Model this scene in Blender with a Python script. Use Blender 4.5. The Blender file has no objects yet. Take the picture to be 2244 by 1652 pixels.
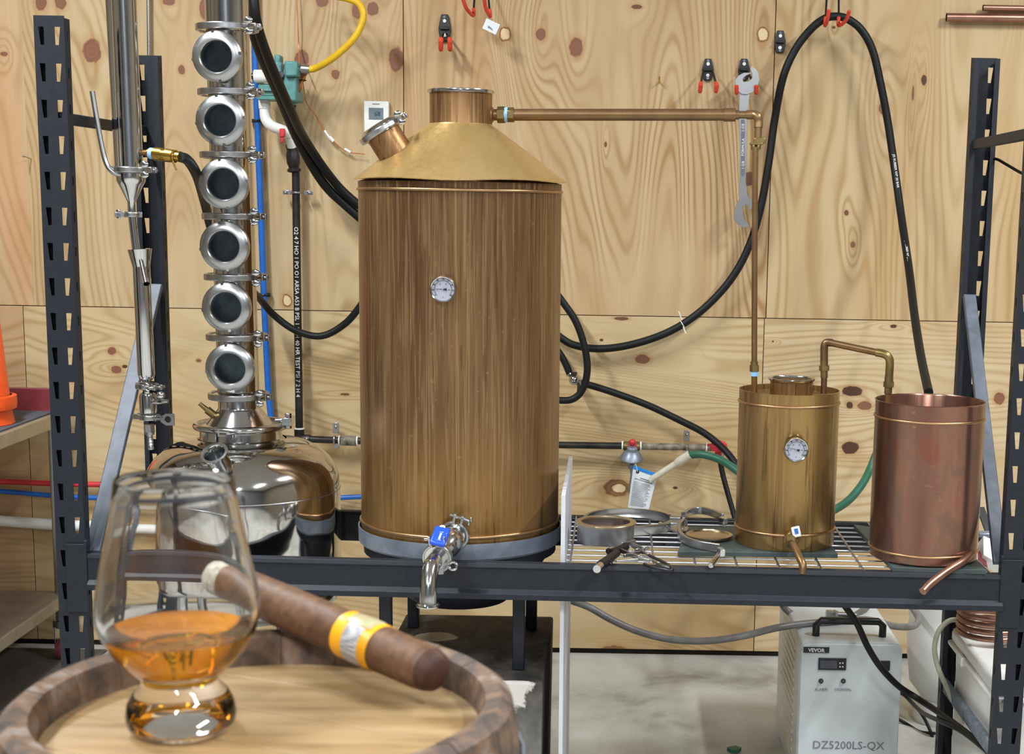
import bpy, bmesh, math, random
from math import sin, cos, pi, radians, atan, sqrt, hypot
from mathutils import Vector, Matrix
random.seed(7)
sc = bpy.context.scene
# ------------------------------------------------------------------ camera
W_, H_ = 2244, 1652
F, CX, CY, TH = 3300.0, 1348.0, 985.0, 0.017
PITCH = atan(F / 20500.0)
CAM = Vector((0, 0, 1.506))
fwd = Vector((0, cos(PITCH), -sin(PITCH)))
up0 = Vector((0, sin(PITCH), cos(PITCH)))
Rr = cos(TH) * Vector((1, 0, 0)) + sin(TH) * up0
Uu = -sin(TH) * Vector((1, 0, 0)) + cos(TH) * up0
cd = bpy.data.cameras.new('camera')
cam = bpy.data.objects.new('camera', cd)
sc.collection.objects.link(cam)
cam.matrix_world = Matrix(((Rr.x, Uu.x, -fwd.x, CAM.x), (Rr.y, Uu.y, -fwd.y, CAM.y), (Rr.z, Uu.z, -fwd.z, CAM.z), (0, 0, 0, 1)))
cd.sensor_width = 36
cd.lens = F / W_ * 36
cd.shift_x = (W_ / 2 - CX) / W_
cd.shift_y = (CY - H_ / 2) / W_
cd.clip_start = 0.02
cd.dof.use_dof = True
cd.dof.focus_distance = 3.55
cd.dof.aperture_fstop = 26
sc.camera = cam
# ------------------------------------------------------------------ world, lamps, exposure
w = bpy.data.worlds.new('world'); sc.world = w; w.use_nodes = True
w.node_tree.nodes['Background'].inputs[0].default_value = (0.8, 0.85, 0.9, 1)
w.node_tree.nodes['Background'].inputs[1].default_value = 0.25
def strip(x, y, z, lx, ly, e, col=(0.94, 0.975, 1.0)):
    ld = bpy.data.lights.new('ceiling_lamp', 'AREA'); ld.shape = 'RECTANGLE'; ld.size = lx; ld.size_y = ly
    ld.energy = e; ld.color = col
    o = bpy.data.objects.new('ceiling_lamp', ld); o.location = (x, y, z); sc.collection.objects.link(o)
strip(-1.75, 2.5, 3.5, .14, 1.2, 70)
strip(2.3, 2.5, 3.5, .14, 1.2, 70)
strip(-1.5, -.4, 3.5, .14, 1.2, 62)
strip(1.7, -.4, 3.5, .14, 1.2, 62)
strip(0.1, -2.4, 3.5, .14, 1.2, 62)
sc.view_settings.view_transform = 'Standard'
sc.view_settings.look = 'None'
sc.view_settings.exposure = 0.92
sc.view_settings.gamma = 1
sc.view_settings.use_curve_mapping = False
try:
    sc.cycles.use_denoising = True
    sc.cycles.denoiser = 'OPENIMAGEDENOISE'
    sc.cycles.max_bounces = 14; sc.cycles.diffuse_bounces = 3; sc.cycles.glossy_bounces = 6
    sc.cycles.transmission_bounces = 14; sc.cycles.transparent_max_bounces = 6
    sc.cycles.sample_clamp_indirect = 4
    sc.cycles.blur_glossy = 0.6
    sc.cycles.adaptive_threshold = 0.03
except Exception:
    pass
# ------------------------------------------------------------------ pixel helpers (used to measure positions in the room)
def ray(x, y): return fwd + (x - CX) / F * Rr - (y - CY) / F * Uu
def pt(x, y, Y):
    d = ray(x, y); return CAM + d * (Y / d.y)
def ptz(x, y, z):
    d = ray(x, y); return CAM + d * ((z - CAM.z) / d.z)
def ptx(x, y, X):
    d = ray(x, y); return CAM + d * (X / d.x)
def mpp(p): return (Vector(p) - CAM).dot(fwd) / F
V = Vector
ZZ = V((0, 0, 1))
# ------------------------------------------------------------------ materials
def lin(c):
    if isinstance(c, str):
        c = [int(c[i:i + 2], 16) / 255 for i in (0, 2, 4)]
    return tuple((v / 12.92 if v <= .04045 else ((v + .055) / 1.055) ** 2.4) for v in c)
class NT:
    def __init__(s, name):
        s.m = bpy.data.materials.new(name); s.m.use_nodes = True
        s.t = s.m.node_tree; s.b = s.t.nodes['Principled BSDF']
    def n(s, typ, **k):
        x = s.t.nodes.new(typ)
        for a, v in k.items(): setattr(x, a, v)
        return x
    def link(s, a, b): s.t.links.new(a, b)
    def put(s, sock, v):
        if hasattr(v, 'is_output') or isinstance(v, bpy.types.NodeSocket): s.link(v, sock)
        else:
            if isinstance(v, (tuple, list)) and len(v) == 3 and len(sock.default_value) == 4: v = (*v, 1)
            sock.default_value = v
    def math(s, op, a, b=0.0, c=None, clamp=False):
        x = s.n('ShaderNodeMath', operation=op, use_clamp=clamp)
        s.put(x.inputs[0], a); s.put(x.inputs[1], b)
        if c is not None: s.put(x.inputs[2], c)
        return x.outputs[0]
    def vm(s, op, a, b=(0, 0, 0)):
        x = s.n('ShaderNodeVectorMath', operation=op)
        s.put(x.inputs[0], a); s.put(x.inputs[1], b)
        return x.outputs['Value'] if op in ('LENGTH', 'DOT_PRODUCT', 'DISTANCE') else x.outputs[0]
    def noise(s, vec, scale=1, detail=3, rough=.5, dist=0):
        x = s.n('ShaderNodeTexNoise'); s.put(x.inputs['Vector'], vec)
        x.inputs['Scale'].default_value = scale; x.inputs['Detail'].default_value = detail
        x.inputs['Roughness'].default_value = rough; x.inputs['Distortion'].default_value = dist
        return x.outputs[0]
    def ramp(s, f, stops, interp='LINEAR'):
        x = s.n('ShaderNodeValToRGB'); s.put(x.inputs[0], f); r = x.color_ramp; r.interpolation = interp
        while len(r.elements) < len(stops): r.elements.new(.5)
        for e, (p, c) in zip(r.elements, stops):
            e.position = p; c = lin(c) if isinstance(c, str) else ((c,) * 3 if isinstance(c, (int, float)) else c)
            e.color = (*c, 1)
        return x.outputs[0]
    def mix(s, f, a, b, mode='MIX'):
        x = s.n('ShaderNodeMix', data_type='RGBA', blend_type=mode)
        s.put(x.inputs[0], f)
        s.put(x.inputs[6], lin(a) if isinstance(a, str) else a); s.put(x.inputs[7], lin(b) if isinstance(b, str) else b)
        return x.outputs[2]
    def sstep(s, v, a, b):
        x = s.n('ShaderNodeMapRange', interpolation_type='SMOOTHSTEP'); s.put(x.inputs[0], v)
        x.inputs[1].default_value = a; x.inputs[2].default_value = b
        return x.outputs[0]
    def pos(s, obj=False):
        if obj: return s.n('ShaderNodeTexCoord').outputs['Object']
        return s.n('ShaderNodeNewGeometry').outputs['Position']
    def bump(s, h, strength=.2, dist=.002):
        x = s.n('ShaderNodeBump'); s.put(x.inputs['Height'], h)
        x.inputs['Strength'].default_value = strength; x.inputs['Distance'].default_value = dist
        s.link(x.outputs[0], s.b.inputs['Normal'])
    def out(s, col=None, rough=.5, metal=0.0, spec=None):
        if col is not None: s.put(s.b.inputs['Base Color'], lin(col) if isinstance(col, str) else col)
        s.put(s.b.inputs['Roughness'], rough); s.put(s.b.inputs['Metallic'], metal)
        if spec is not None: s.b.inputs['Specular IOR Level'].default_value = spec
        return s.m
def plain(name, col, rough=.5, metal=0, var=.12, scale=30, bump=0, spec=None):
    m = NT(name)
    n = m.noise(m.pos(), scale, 4, .6)
    c = lin(col)
    lo = tuple(v * (1 - var * 1.6) for v in c); hi = tuple(min(1, v * (1 + var)) for v in c)
    cc = m.ramp(n, [(.3, lo), (.7, hi)])
    if bump: m.bump(n, bump, .001)
    return m.out(cc, rough, metal, spec)
def ply(name, knots, horiz=False, seed=0, freq=34, contrast=1.0, light='D0B284', dark='B48D57', orange='CF9F6C', lean=0.0):
    light, dark, orange = [''.join('%02X' % int(int(c[i:i+2], 16) * k) for i, k in ((0, .935), (2, .965), (4, 1.02))) for c in (light, dark, orange)]
    """softwood plywood: stretched noise contours, knots at given wall positions (x, z, rx, rz, tone)"""
    m = NT(name); P = m.pos(True)
    sp = m.n('ShaderNodeSeparateXYZ'); m.link(P, sp.inputs[0]); x, z = sp.outputs[0], sp.outputs[2]
    u, v = (z, x) if horiz else (x, z)
    u2 = m.math('ADD', u, m.math('MULTIPLY', v, lean)) if lean else u
    def vec(a, b, c=0.0):
        k = m.n('ShaderNodeCombineXYZ'); m.put(k.inputs[0], a); m.put(k.inputs[1], b); k.inputs[2].default_value = c; return k.outputs[0]
    warp = m.noise(vec(m.math('MULTIPLY', u2, 3.0), m.math('MULTIPLY', v, .9), seed), 1, 2, .5)
    f = m.noise(vec(m.math('MULTIPLY', u2, 3.4), m.math('MULTIPLY', v, .42), seed + 9.3), 1, 1.5, .45)
    f = m.math('ADD', m.math('MULTIPLY', f, 1.5), m.math('MULTIPLY', u2, .55))
    f = m.math('ADD', f, m.math('MULTIPLY', warp, .22))
    mask = None; core = None; ring = None
    for (kx, kz, rx, rz, tone) in knots:
        d = m.vm('SUBTRACT', P, (kx, 0, kz))
        d = m.vm('MULTIPLY', d, (1 / rx, 0, 1 / rz))
        L = m.vm('LENGTH', d)
        s = (1.0, 0, .38) if not horiz else (.38, 0, 1.0)
        d2 = m.vm('LENGTH', m.vm('MULTIPLY', d, s))
        b = m.math('MULTIPLY', m.math('POWER', 2.718, m.math('MULTIPLY', m.math('MULTIPLY', d2, d2), -.14)), .13 if tone != 'p' else .06)
        f = m.math('ADD', f, b)
        wob = m.math('ADD', L, m.math('MULTIPLY', m.math('SUBTRACT', m.noise(P, 60, 2), .5), .5))
        k = m.math('SUBTRACT', 1.0, m.sstep(wob, .86, 1.05))
        col = {'r': '875A42', 'l': 'D6C096', 'd': '4E3224', 'p': '6E4A30'}[tone]
        if mask is None: kcol = col
        mk = (k, col, wob)
        ring = (ring or []) + [mk]
        mask = True
    lines = m.math('SINE', m.math('MULTIPLY', f, freq * 5.0))
    lines = m.math('MULTIPLY_ADD', lines, .5, .5)
    sharp = m.math('POWER', lines, 2.4)
    wide = m.math('MULTIPLY_ADD', m.math('SINE', m.math('MULTIPLY', f, freq * 1.1)), .5, .5)
    fib = m.noise(vec(m.math('MULTIPLY', u, 260), m.math('MULTIPLY', v, 7), seed), 1, 3, .6)
    patch = m.noise(vec(m.math('MULTIPLY', u2, 4.0), m.math('MULTIPLY', v, .8), seed + 4), 1, 2, .5, .4)
    fade = m.noise(P, 1.7, 2, .5)
    c = m.mix(m.math('MULTIPLY', m.sstep(patch, .46, .66), .8), light, orange)
    c = m.mix(m.math('MULTIPLY', wide, .25 * contrast), c, dark)
    lf = m.math('MULTIPLY', sharp, m.math('MULTIPLY', m.sstep(fade, .3, .62), .85 * contrast))
    c = m.mix(lf, c, dark)
    c = m.mix(m.math('MULTIPLY', m.math('SUBTRACT', fib, .35), .55, clamp=True), c, 'A98455')
    for (k, col, wob) in (ring or []):
        halo = m.math('SUBTRACT', 1.0, m.sstep(wob, .9, 1.9))
        c = m.mix(m.math('MULTIPLY', halo, .5), c, 'AC7F50')
        rr = m.math('MULTIPLY_ADD', m.math('SINE', m.math('MULTIPLY', wob, 15)), .12, .85)
        kc = m.mix(rr, '5A3828', col) if col != 'D6C096' else m.mix(m.sstep(wob, .62, .85), col, '7A4E30')
        c = m.mix(k, c, kc)
    m.bump(m.math('ADD', sharp, fib), .12, .001)
    return m.out(c, m.math('MULTIPLY_ADD', fib, .2, .42), 0, .35)
def streak(name, stops, metal=.8, rough=.34, sx=26, sz=1.6, drip=True, cloud=.5, grad=False, blotch=False):
    """tarnished brass or copper sheet with runs down its side"""
    m = NT(name); P = m.pos(True)
    a = m.noise(m.vm('MULTIPLY', P, (sx, sx, sz)), 1, 4, .6, .25)
    b = m.noise(m.vm('MULTIPLY', P, (5, 5, 1.2)), 1, 3, .5)
    d = m.noise(m.vm('MULTIPLY', P, (95, 95, 3.5)), 1, 3, .65, .5)
    g = m.noise(P, 70, 4, .7)
    v = m.math('ADD', m.math('MULTIPLY', a, .5), m.math('MULTIPLY', b, cloud))
    c = m.ramp(v, stops)
    if blotch:
        h = m.noise(m.vm('MULTIPLY', P, (22, 22, 9)), 1, 4, .6, .6)
        c = m.mix(m.math('MULTIPLY', m.sstep(h, .5, .68), .5), c, '6A5E52')
        c = m.mix(m.math('MULTIPLY', m.sstep(h, .42, .3), .5), c, '8C4A34')
    if grad:  # cleaner golden metal low on the pot, dark tarnish under the lid
        sp = m.n('ShaderNodeSeparateXYZ'); m.link(P, sp.inputs[0])
        lo = m.math('ADD', sp.outputs[2], m.math('MULTIPLY', a, .35))
        c = m.mix(m.math('MULTIPLY', m.math('SUBTRACT', 1.0, m.sstep(lo, .22, .52)), .7), c, 'A47A40')
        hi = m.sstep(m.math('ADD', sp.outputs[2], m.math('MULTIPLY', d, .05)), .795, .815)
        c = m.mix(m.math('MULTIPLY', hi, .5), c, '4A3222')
    if drip:
        e = m.noise(m.vm('MULTIPLY', P, (150, 150, 2.2)), 1, 2, .5, .8)
        c = m.mix(m.math('MULTIPLY', m.sstep(d, .53, .62), .42), c, '9C7E58')
        c = m.mix(m.math('MULTIPLY', m.sstep(e, .55, .63), .42), c, 'A88A60')
        c = m.mix(m.math('MULTIPLY', m.sstep(d, .44, .34), .6), c, '523722')
    c = m.mix(m.math('MULTIPLY', m.sstep(g, .62, .75), .35), c, 'C09A70')
    m.bump(g, .05, .0006)
    return m.out(c, m.math('MULTIPLY_ADD', d, .25, rough - .1), metal)
def steel(name, col='C8CACC', rough=.16, brushed=0, wav=0):
    m = NT(name); P = m.pos(True)
    n = m.noise(P, 9, 3, .6)
    c = m.mix(n, tuple(v * .82 for v in lin(col)), lin(col))
    r = m.math('MULTIPLY_ADD', n, .12, rough - .06)
    if wav: m.bump(m.noise(P, 7, 2, .5), wav, .012)
    if brushed:
        m.bump(m.noise(m.vm('MULTIPLY', P, (400, 400, 12)), 1, 2), brushed, .0004)
    return m.out(c, r, 1)
M = {}
M['black'] = plain('black_powder_coat', '1B1F28', .5, 0, .15, 60, .1, .35)
M['slate'] = plain('dusty_blue_grey_paint', '4A525E', .5, .1, .25, 25, .15)
M['steel'] = steel('polished_steel', 'D2D3D4', .13)
M['mirror'] = steel('mirror_steel', 'CFCDC9', .07, wav=.35)
M['satin'] = steel('satin_steel', 'B9BABC', .3, brushed=.1)
M['zinc'] = plain('galvanised_steel', '8C95A4', .42, .55, .18, 18)
M['wire'] = steel('chrome_wire', 'B4B6BC', .34)
M['tansteel'] = steel('tan_reflecting_steel', 'CDBFA6', .3)
M['brass_body'] = streak('tarnished_brass_body', [(.3, '4C3520'), (.45, '684A30'), (.56, '7C5E3E'), (.7, '8C6C42')], .6, .34, 20, grad=True)
M['brass_lid'] = streak('golden_brass_lid', [(.3, 'AA8C5A'), (.5, 'C2A268'), (.7, 'CFAF78')], .68, .28, 6, 4, False, .6)
M['brass_neck'] = streak('brown_brass_neck', [(.3, '6B4C2E'), (.5, '8A6540'), (.7, '9F7A4C')], .7, .36, 26)
M['brass_small'] = streak('scratched_brass_body', [(.3, '6A5032'), (.46, '8C6C40'), (.58, 'A0804E'), (.72, 'B08F58')], .7, .27, 14)
M['copper'] = streak('dull_copper_body', [(.3, '54403A'), (.45, '77554A'), (.58, '8E6656'), (.72, 'A07260')], .8, .2, 9, 2, False, blotch=True)
M['copper_ring'] = plain('bright_copper', 'B08C66', .34, .9, .1)
M['copper_pipe'] = plain('copper_pipe_metal', '9C7464', .34, .9, .15, 20)
M['brass_pipe'] = streak('brown_tarnished_pipe', [(.3, '5E4630'), (.5, '7C5F42'), (.7, '8F7350')], .75, .36, 14, 14, False)
M['brass'] = plain('yellow_brass', 'B99648', .25, .95, .15)
M['old_brass'] = plain('old_brass_fitting', '8E7A4E', .34, .8, .2)
M['rubber'] = plain('black_rubber', '121315', .5, 0, .1, 40, 0, .3)
M['blackplastic'] = plain('black_plastic', '17181B', .35, 0, .1)
M['red'] = plain('red_plastic', 'D8442F', .42)
M['redpaint'] = plain('red_valve_paint', 'C8303A', .4)
M['teal'] = plain('teal_cast_paint', '568C8A', .4, 0, .12, 40, .15)
M['white'] = plain('white_plastic', 'E6E6E2', .4, 0, .04)
M['cream'] = plain('cream_plastic', 'D8D2BE', .5, 0, .08)
M['cream_case'] = plain('cream_metal_case', 'CBD2D4', .42, 0, .07, 6)
M['blue'] = plain('blue_pipe', '1D62B8', .35, 0, .08)
M['bluegrip'] = plain('blue_handle', '1F4FD8', .35, 0, .05)
M['redpex'] = plain('red_pipe', 'C8333B', .4)
M['yellow'] = plain('yellow_hose', 'E2B51C', .4, 0, .06)
M['orange'] = plain('orange_plastic', 'F0581F', .42, 0, .06)
M['green'] = plain('green_hose_rubber', '28604C', .45, 0, .1)
M['greyhose'] = plain('grey_hose_rubber', '7A7876', .38, 0, .2, 25)
M['greymat'] = plain('grey_mat_felt', '555964', .85, 0, .15, 90, .2)
M['darkred'] = plain('dark_red_paint', '7C2F36', .5)
M['iron'] = plain('black_iron_pipe', '2A2624', .45, .3, .5, 30, .3)
M['dirtyiron'] = plain('dope_smeared_iron', '8A8272', .6, .2, .5, 40, .3)
M['teflon'] = plain('white_thread_tape', 'E8E8E6', .5)
M['bluetape'] = plain('pale_blue_tape', '8CC0EE', .4)
M['copwire'] = plain('orange_copper_wire', 'C47A48', .4, .3)
M['board'] = plain('dark_green_slate', '3C4848', .55, 0, .25, 25, .2)
M['greyprint'] = plain('grey_print', '777A80', .6)
M['ink'] = plain('black_ink', '1C1E24', .5)
M['blueink'] = plain('blue_ink', '2A6FC4', .5)
M['whiteink'] = plain('white_ink', 'E4E4E4', .5, 0, .02)
M['paper'] = plain('paper_tag', 'DDE4EA', .6, 0, .03)
M['bluepaper'] = plain('blue_tag_band', '1E86DE', .5)
M['dial'] = plain('grey_dial_face', 'A4A6B4', .35, 0, .05)
M['lcd'] = plain('lcd_glass', '6E7C86', .25)
M['lug'] = plain('cigar_leaf', '5F432F', .55, 0, .25, 180, .25, .3)
M['foot'] = plain('cigar_foot_ash', 'A7A294', .9, 0, .3, 300)
M['head'] = plain('cigar_cap_leaf', '452B20', .6, 0, .25, 160, .3, .3)
M['band'] = plain('yellow_cigar_band', 'F2A91C', .35)
M['gold'] = plain('gold_foil', 'E9E2B4', .22, .6)
M['clearhose'] = plain('milky_tube', 'B9B7A4', .25, 0, .1)
M['jug'] = plain('white_jug_plastic', 'DAD9D4', .4, 0, .06, 8)
M['gravel'] = plain('dusty_blue_paint', '6E7884', .8, 0, .35, 30, .3)
M['lime'] = plain('grey_painted_wall', '63646A', .8, 0, .03, 3)
M['ceil'] = plain('pale_ceiling', 'BEBEBE', .8, 0, .03, 3)
M['sidewall'] = plain('side_plywood', '73695A', .7, 0, .1, 3)
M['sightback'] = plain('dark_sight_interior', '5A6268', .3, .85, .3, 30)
def board_white():
    m = NT('white_melamine_board'); P = m.pos(True)
    n = m.noise(m.vm('MULTIPLY', P, (60, 60, 2.0)), 1, 4, .6)
    return m.out(m.ramp(n, [(.3, '989CA6'), (.5, 'BEC1CA'), (.7, 'CBCDD4')]), .45)
M['melamine'] = board_white()
def glassmat(name, col=(1, 1, 1), ior=1.48, rough=0.0):
    m = NT(name); m.b.inputs['Transmission Weight'].default_value = 1
    m.b.inputs['IOR'].default_value = ior
    return m.out(col, rough)
M['glass'] = glassmat('clear_glass', (1, 1, 1), 1.47)
M['whisky'] = glassmat('amber_whisky', (.97, .45, .02), 1.36)
M['sight'] = glassmat('sight_glass_pane', (.85, .9, .92), 1.2, .02)
def concrete(name, a='BCBBB4', b='AEACA5', c='827F76'):
    m = NT(name); P = m.pos()
    n = m.noise(P, 2.6, 6, .6, .3); n2 = m.noise(P, 60, 4, .7)
    col = m.ramp(n, [(.32, c), (.45, b), (.58, a), (.75, 'C4C2BA')])
    col = m.mix(m.math('MULTIPLY', m.sstep(n2, .5, .75), .3), col, c)
    m.bump(n2, .25, .002)
    return m.out(col, .75)
M['concrete'] = concrete('stained_concrete')
def soot():
    m = NT('sooty_block'); P = m.pos()
    n = m.noise(P, 14, 5, .65, .2)
    col = m.ramp(n, [(.3, '24211F'), (.5, '3F3B37'), (.7, '5C564E')])
    sp = m.n('ShaderNodeSeparateXYZ'); m.link(P, sp.inputs[0])
    low = m.math('SUBTRACT', 1.0, m.sstep(sp.outputs[2], .38, .47))
    col = m.mix(m.math('MULTIPLY', low, .75), col, m.ramp(n, [(.3, '4E4C49'), (.7, '7D7A74')]))
    for (px, py, rx, ry, c) in ((958, 1396, .055, .045, 'C2B79F'), (1120, 1497, .06, .02, 'CFCBC4')):
        q = ptz(px, py, .476)
        d = m.vm('LENGTH', m.vm('MULTIPLY', m.vm('SUBTRACT', P, tuple(q)), (1 / rx, 1 / ry, 12)))
        d = m.math('ADD', d, m.math('MULTIPLY', m.math('SUBTRACT', n, .5), 1.2))
        col = m.mix(m.math('SUBTRACT', 1.0, m.sstep(d, .85, .98)), col, c)
    m.bump(n, .3, .004)
    return m.out(col, .8)
M['soot'] = soot()
def barrelwood(name, head=True):
    m = NT(name); P = m.pos(True)
    if head:
        f = m.noise(m.vm('MULTIPLY', P, (14, 90, 10)), 1, 3, .5, .4)
        c = m.ramp(f, [(.3, '7C6240'), (.5, '917650'), (.7, '9C8462')])
        s = m.noise(P, 26, 3, .6)
        c = m.mix(m.math('MULTIPLY', m.sstep(s, .6, .75), .35), c, '74573A')
        m.bump(f, .1, .0005)
        return m.out(c, .42)
    n = m.noise(P, 55, 4, .6, .3)
    c = m.ramp(n, [(.3, '2C231E'), (.44, '4C3C32'), (.56, '69503C'), (.66, '7A7068'), (.8, '6B7286')])
    m.bump(n, .4, .001)
    return m.out(c, .6)
M['bhead'] = barrelwood('barrel_head_oak')
M['bstave'] = barrelwood('barrel_stave_oak', False)
# ------------------------------------------------------------------ geometry helpers
def basis(axis, hint=None):
    a = V(axis).normalized()
    h = V(hint) if hint is not None else (V((0, 0, 1)) if abs(a.z) < .9 else V((1, 0, 0)))
    x = (h - a * h.dot(a)).normalized()
    return x, a.cross(x), a
class MB:
    def __init__(s): s.v = []; s.f = []
    def add(s, vs, fs):
        o = len(s.v); s.v += [V(q) for q in vs]; s.f += [tuple(i + o for i in f) for f in fs]; return s
    def box(s, c, size, R=None, taper=1):
        c = V(c); hx, hy, hz = [q / 2 for q in size]; vs = []
        for dz in (-1, 1):
            t = taper if dz > 0 else 1
            for dx, dy in ((-1, -1), (1, -1), (1, 1), (-1, 1)):
                q = V((dx * hx * t, dy * hy * t, dz * hz)); vs.append(c + (R @ q if R else q))
        return s.add(vs, [(3, 2, 1, 0), (4, 5, 6, 7), (0, 1, 5, 4), (1, 2, 6, 5), (2, 3, 7, 6), (3, 0, 4, 7)])
    def bar(s, a, b, wx, wy, hint=None):
        a = V(a); b = V(b); x, y, z = basis(b - a, hint)
        R = Matrix((x, y, z)).transposed()
        return s.box((a + b) / 2, (wx, wy, (b - a).length), R)
    def lathe(s, prof, c=(0, 0, 0), axis=(0, 0, 1), n=48, hint=None, a0=0, a1=2 * pi, closed=False):
        c = V(c); x, y, z = basis(axis, hint); full = abs(a1 - a0 - 2 * pi) < 1e-6
        vs = []; fs = []; m = n if full else n + 1; idx = []
        for (r, t) in prof:
            if r < 1e-7:
                idx.append([len(vs)] * m); vs.append(c + z * t)
            else:
                row = []
                for i in range(m):
                    a = a0 + (a1 - a0) * i / n
                    row.append(len(vs)); vs.append(c + z * t + x * (r * cos(a)) + y * (r * sin(a)))
                idx.append(row)
        k = len(prof); pairs = [(j, j + 1) for j in range(k - 1)] + ([(k - 1, 0)] if closed else [])
        for j, l in pairs:
            for i in range(n):
                i2 = (i + 1) % m if full else i + 1
                q = [idx[j][i], idx[j][i2], idx[l][i2], idx[l][i]]
                q2 = []
                for e in q:
                    if e not in q2: q2.append(e)
                if len(q2) > 2: fs.append(tuple(q2))
        if not full and closed:
            fs.append(tuple(r[0] for r in idx)[::-1]); fs.append(tuple(r[-1] for r in idx))
        return s.add(vs, fs)
    def cyl(s, a, b, r, r2=None, n=24):
        a = V(a); b = V(b); L = (b - a).length; r2 = r if r2 is None else r2
        return s.lathe([(0, 0), (r, 0), (r2, L), (0, L)], a, b - a, n)
    def ring(s, c, axis, R, r, n=48, k=10):
        return s.lathe([(R + r * cos(2 * pi * i / k), r * sin(2 * pi * i / k)) for i in range(k)], c, axis, n, closed=True)
    def tube(s, pts, r, n=12, caps=True):
        pts = [V(p) for p in pts]; vs = []; fs = []; x = None
        rs = r if isinstance(r, (list, tuple)) else [r] * len(pts)
        for i, p in enumerate(pts):
            t = (pts[min(i + 1, len(pts) - 1)] - pts[max(i - 1, 0)]).normalized()
            if x is None: x = basis(t)[0]
            x = (x - t * x.dot(t)).normalized(); y = t.cross(x)
            for j in range(n):
                a = 2 * pi * j / n; vs.append(p + x * (rs[i] * cos(a)) + y * (rs[i] * sin(a)))
        for i in range(len(pts) - 1):
            for j in range(n):
                fs.append((i * n + j, i * n + (j + 1) % n, (i + 1) * n + (j + 1) % n, (i + 1) * n + j))
        if caps:
            fs.append(tuple(range(n))[::-1]); fs.append(tuple((len(pts) - 1) * n + j for j in range(n)))
        return s.add(vs, fs)
    def prism(s, poly, o, ux, uy, d):
        o = V(o); ux = V(ux); uy = V(uy); nn = ux.cross(uy).normalized(); k = len(poly)
        a = [o + ux * p[0] + uy * p[1] for p in poly]
        return s.add(a + [q + nn * d for q in a], [tuple(range(k))[::-1], tuple(range(k, 2 * k))] + [(i, (i + 1) % k, k + (i + 1) % k, k + i) for i in range(k)])
    def sphere(s, c, r, sc_=(1, 1, 1), n=20, axis=(0, 0, 1)):
        x, y, z = basis(axis); o = len(s.v)
        k = n // 2
        s.lathe([(r * sin(pi * i / k), -r * cos(pi * i / k)) for i in range(k + 1)], (0, 0, 0), (0, 0, 1), n)
        for i in range(o, len(s.v)):
            q = s.v[i]; s.v[i] = V(c) + x * (q.x * sc_[0]) + y * (q.y * sc_[1]) + z * (q.z * sc_[2])
        return s
    def curve2d(s, outer, holes, th, o, ux, uy):
        """flat plate with real holes"""
        cu = bpy.data.curves.new('tmp', 'CURVE'); cu.dimensions = '2D'; cu.fill_mode = 'BOTH'; cu.extrude = th / 2
        for pl in [outer] + list(holes):
            sp = cu.splines.new('POLY'); sp.points.add(len(pl) - 1); sp.use_cyclic_u = True
            for q, p in zip(sp.points, pl): q.co = (p[0], p[1], 0, 1)
        return s.fromcurve(cu, o, ux, uy)
    def fromcurve(s, cu, o, ux, uy):
        ob = bpy.data.objects.new('tmp', cu)
        me = bpy.data.meshes.new_from_object(ob)
        ux = V(ux); uy = V(uy); nn = ux.cross(uy); o = V(o)
        s.add([o + ux * v.co.x + uy * v.co.y + nn * v.co.z for v in me.vertices], [tuple(p.vertices) for p in me.polygons])
        bpy.data.objects.remove(ob); bpy.data.curves.remove(cu); bpy.data.meshes.remove(me); return s
    def text(s, body, size, o, ux, uy, th=.0006, align='CENTER', bold=0):
        cu = bpy.data.curves.new('tmp', 'FONT'); cu.body = body; cu.size = size; cu.extrude = th / 2; cu.resolution_u = 2
        cu.align_x = align; cu.align_y = 'CENTER'; cu.offset = bold
        return s.fromcurve(cu, o, ux, uy)
def spline(pts, k=8):
    pts = [V(p) for p in pts]; out = []
    P = [2 * pts[0] - pts[1]] + pts + [2 * pts[-1] - pts[-2]]
    for i in range(1, len(P) - 2):
        a, b, c, d = P[i - 1], P[i], P[i + 1], P[i + 2]
        for j in range(k):
            t = j / k
            out.append(.5 * ((2 * b) + (c - a) * t + (2 * a - 5 * b + 4 * c - d) * t * t + (3 * b - a - 3 * c + d) * t ** 3))
    out.append(pts[-1]); return out
def hose(pxs, r, Y=None, n=12, k=8):
    P = [pt(p[0], p[1], p[2] if len(p) > 2 else Y) for p in pxs]
    return MB().tube(spline(P, k), r, n)
def linkmesh(name, mb, mat, loc, bevel=0, smooth=True):
    me = bpy.data.meshes.new(name)
    me.from_pydata([tuple(v - loc) for v in mb.v], [], mb.f); me.update()
    if smooth:
        me.polygons.foreach_set('use_smooth', [True] * len(me.polygons)); me.set_sharp_from_angle(angle=radians(38))
    me.materials.append(mat if not isinstance(mat, str) else M[mat])
    o = bpy.data.objects.new(name, me); sc.collection.objects.link(o)
    if bevel:
        b = o.modifiers.new('bevel', 'BEVEL'); b.width = bevel; b.segments = 2; b.limit_method = 'ANGLE'
    return o
def worldloc(o):
    l = V(o.location)
    while o.parent: o = o.parent; l += V(o.location)
    return l
def root(name, label, cat, loc, group=None):
    o = bpy.data.objects.new(name, None); sc.collection.objects.link(o); o.empty_display_size = .05
    o.location = loc; o['label'] = label; o['category'] = cat
    if group: o['group'] = group
    return o
def part(name, mb, mat, parent, bevel=0, label=None, kind=None, smooth=True):
    o = linkmesh(name, mb, mat, worldloc(parent), bevel, smooth); o.parent = parent
    if label: o['label'] = label
    if kind: o['kind'] = kind
    return o
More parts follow.
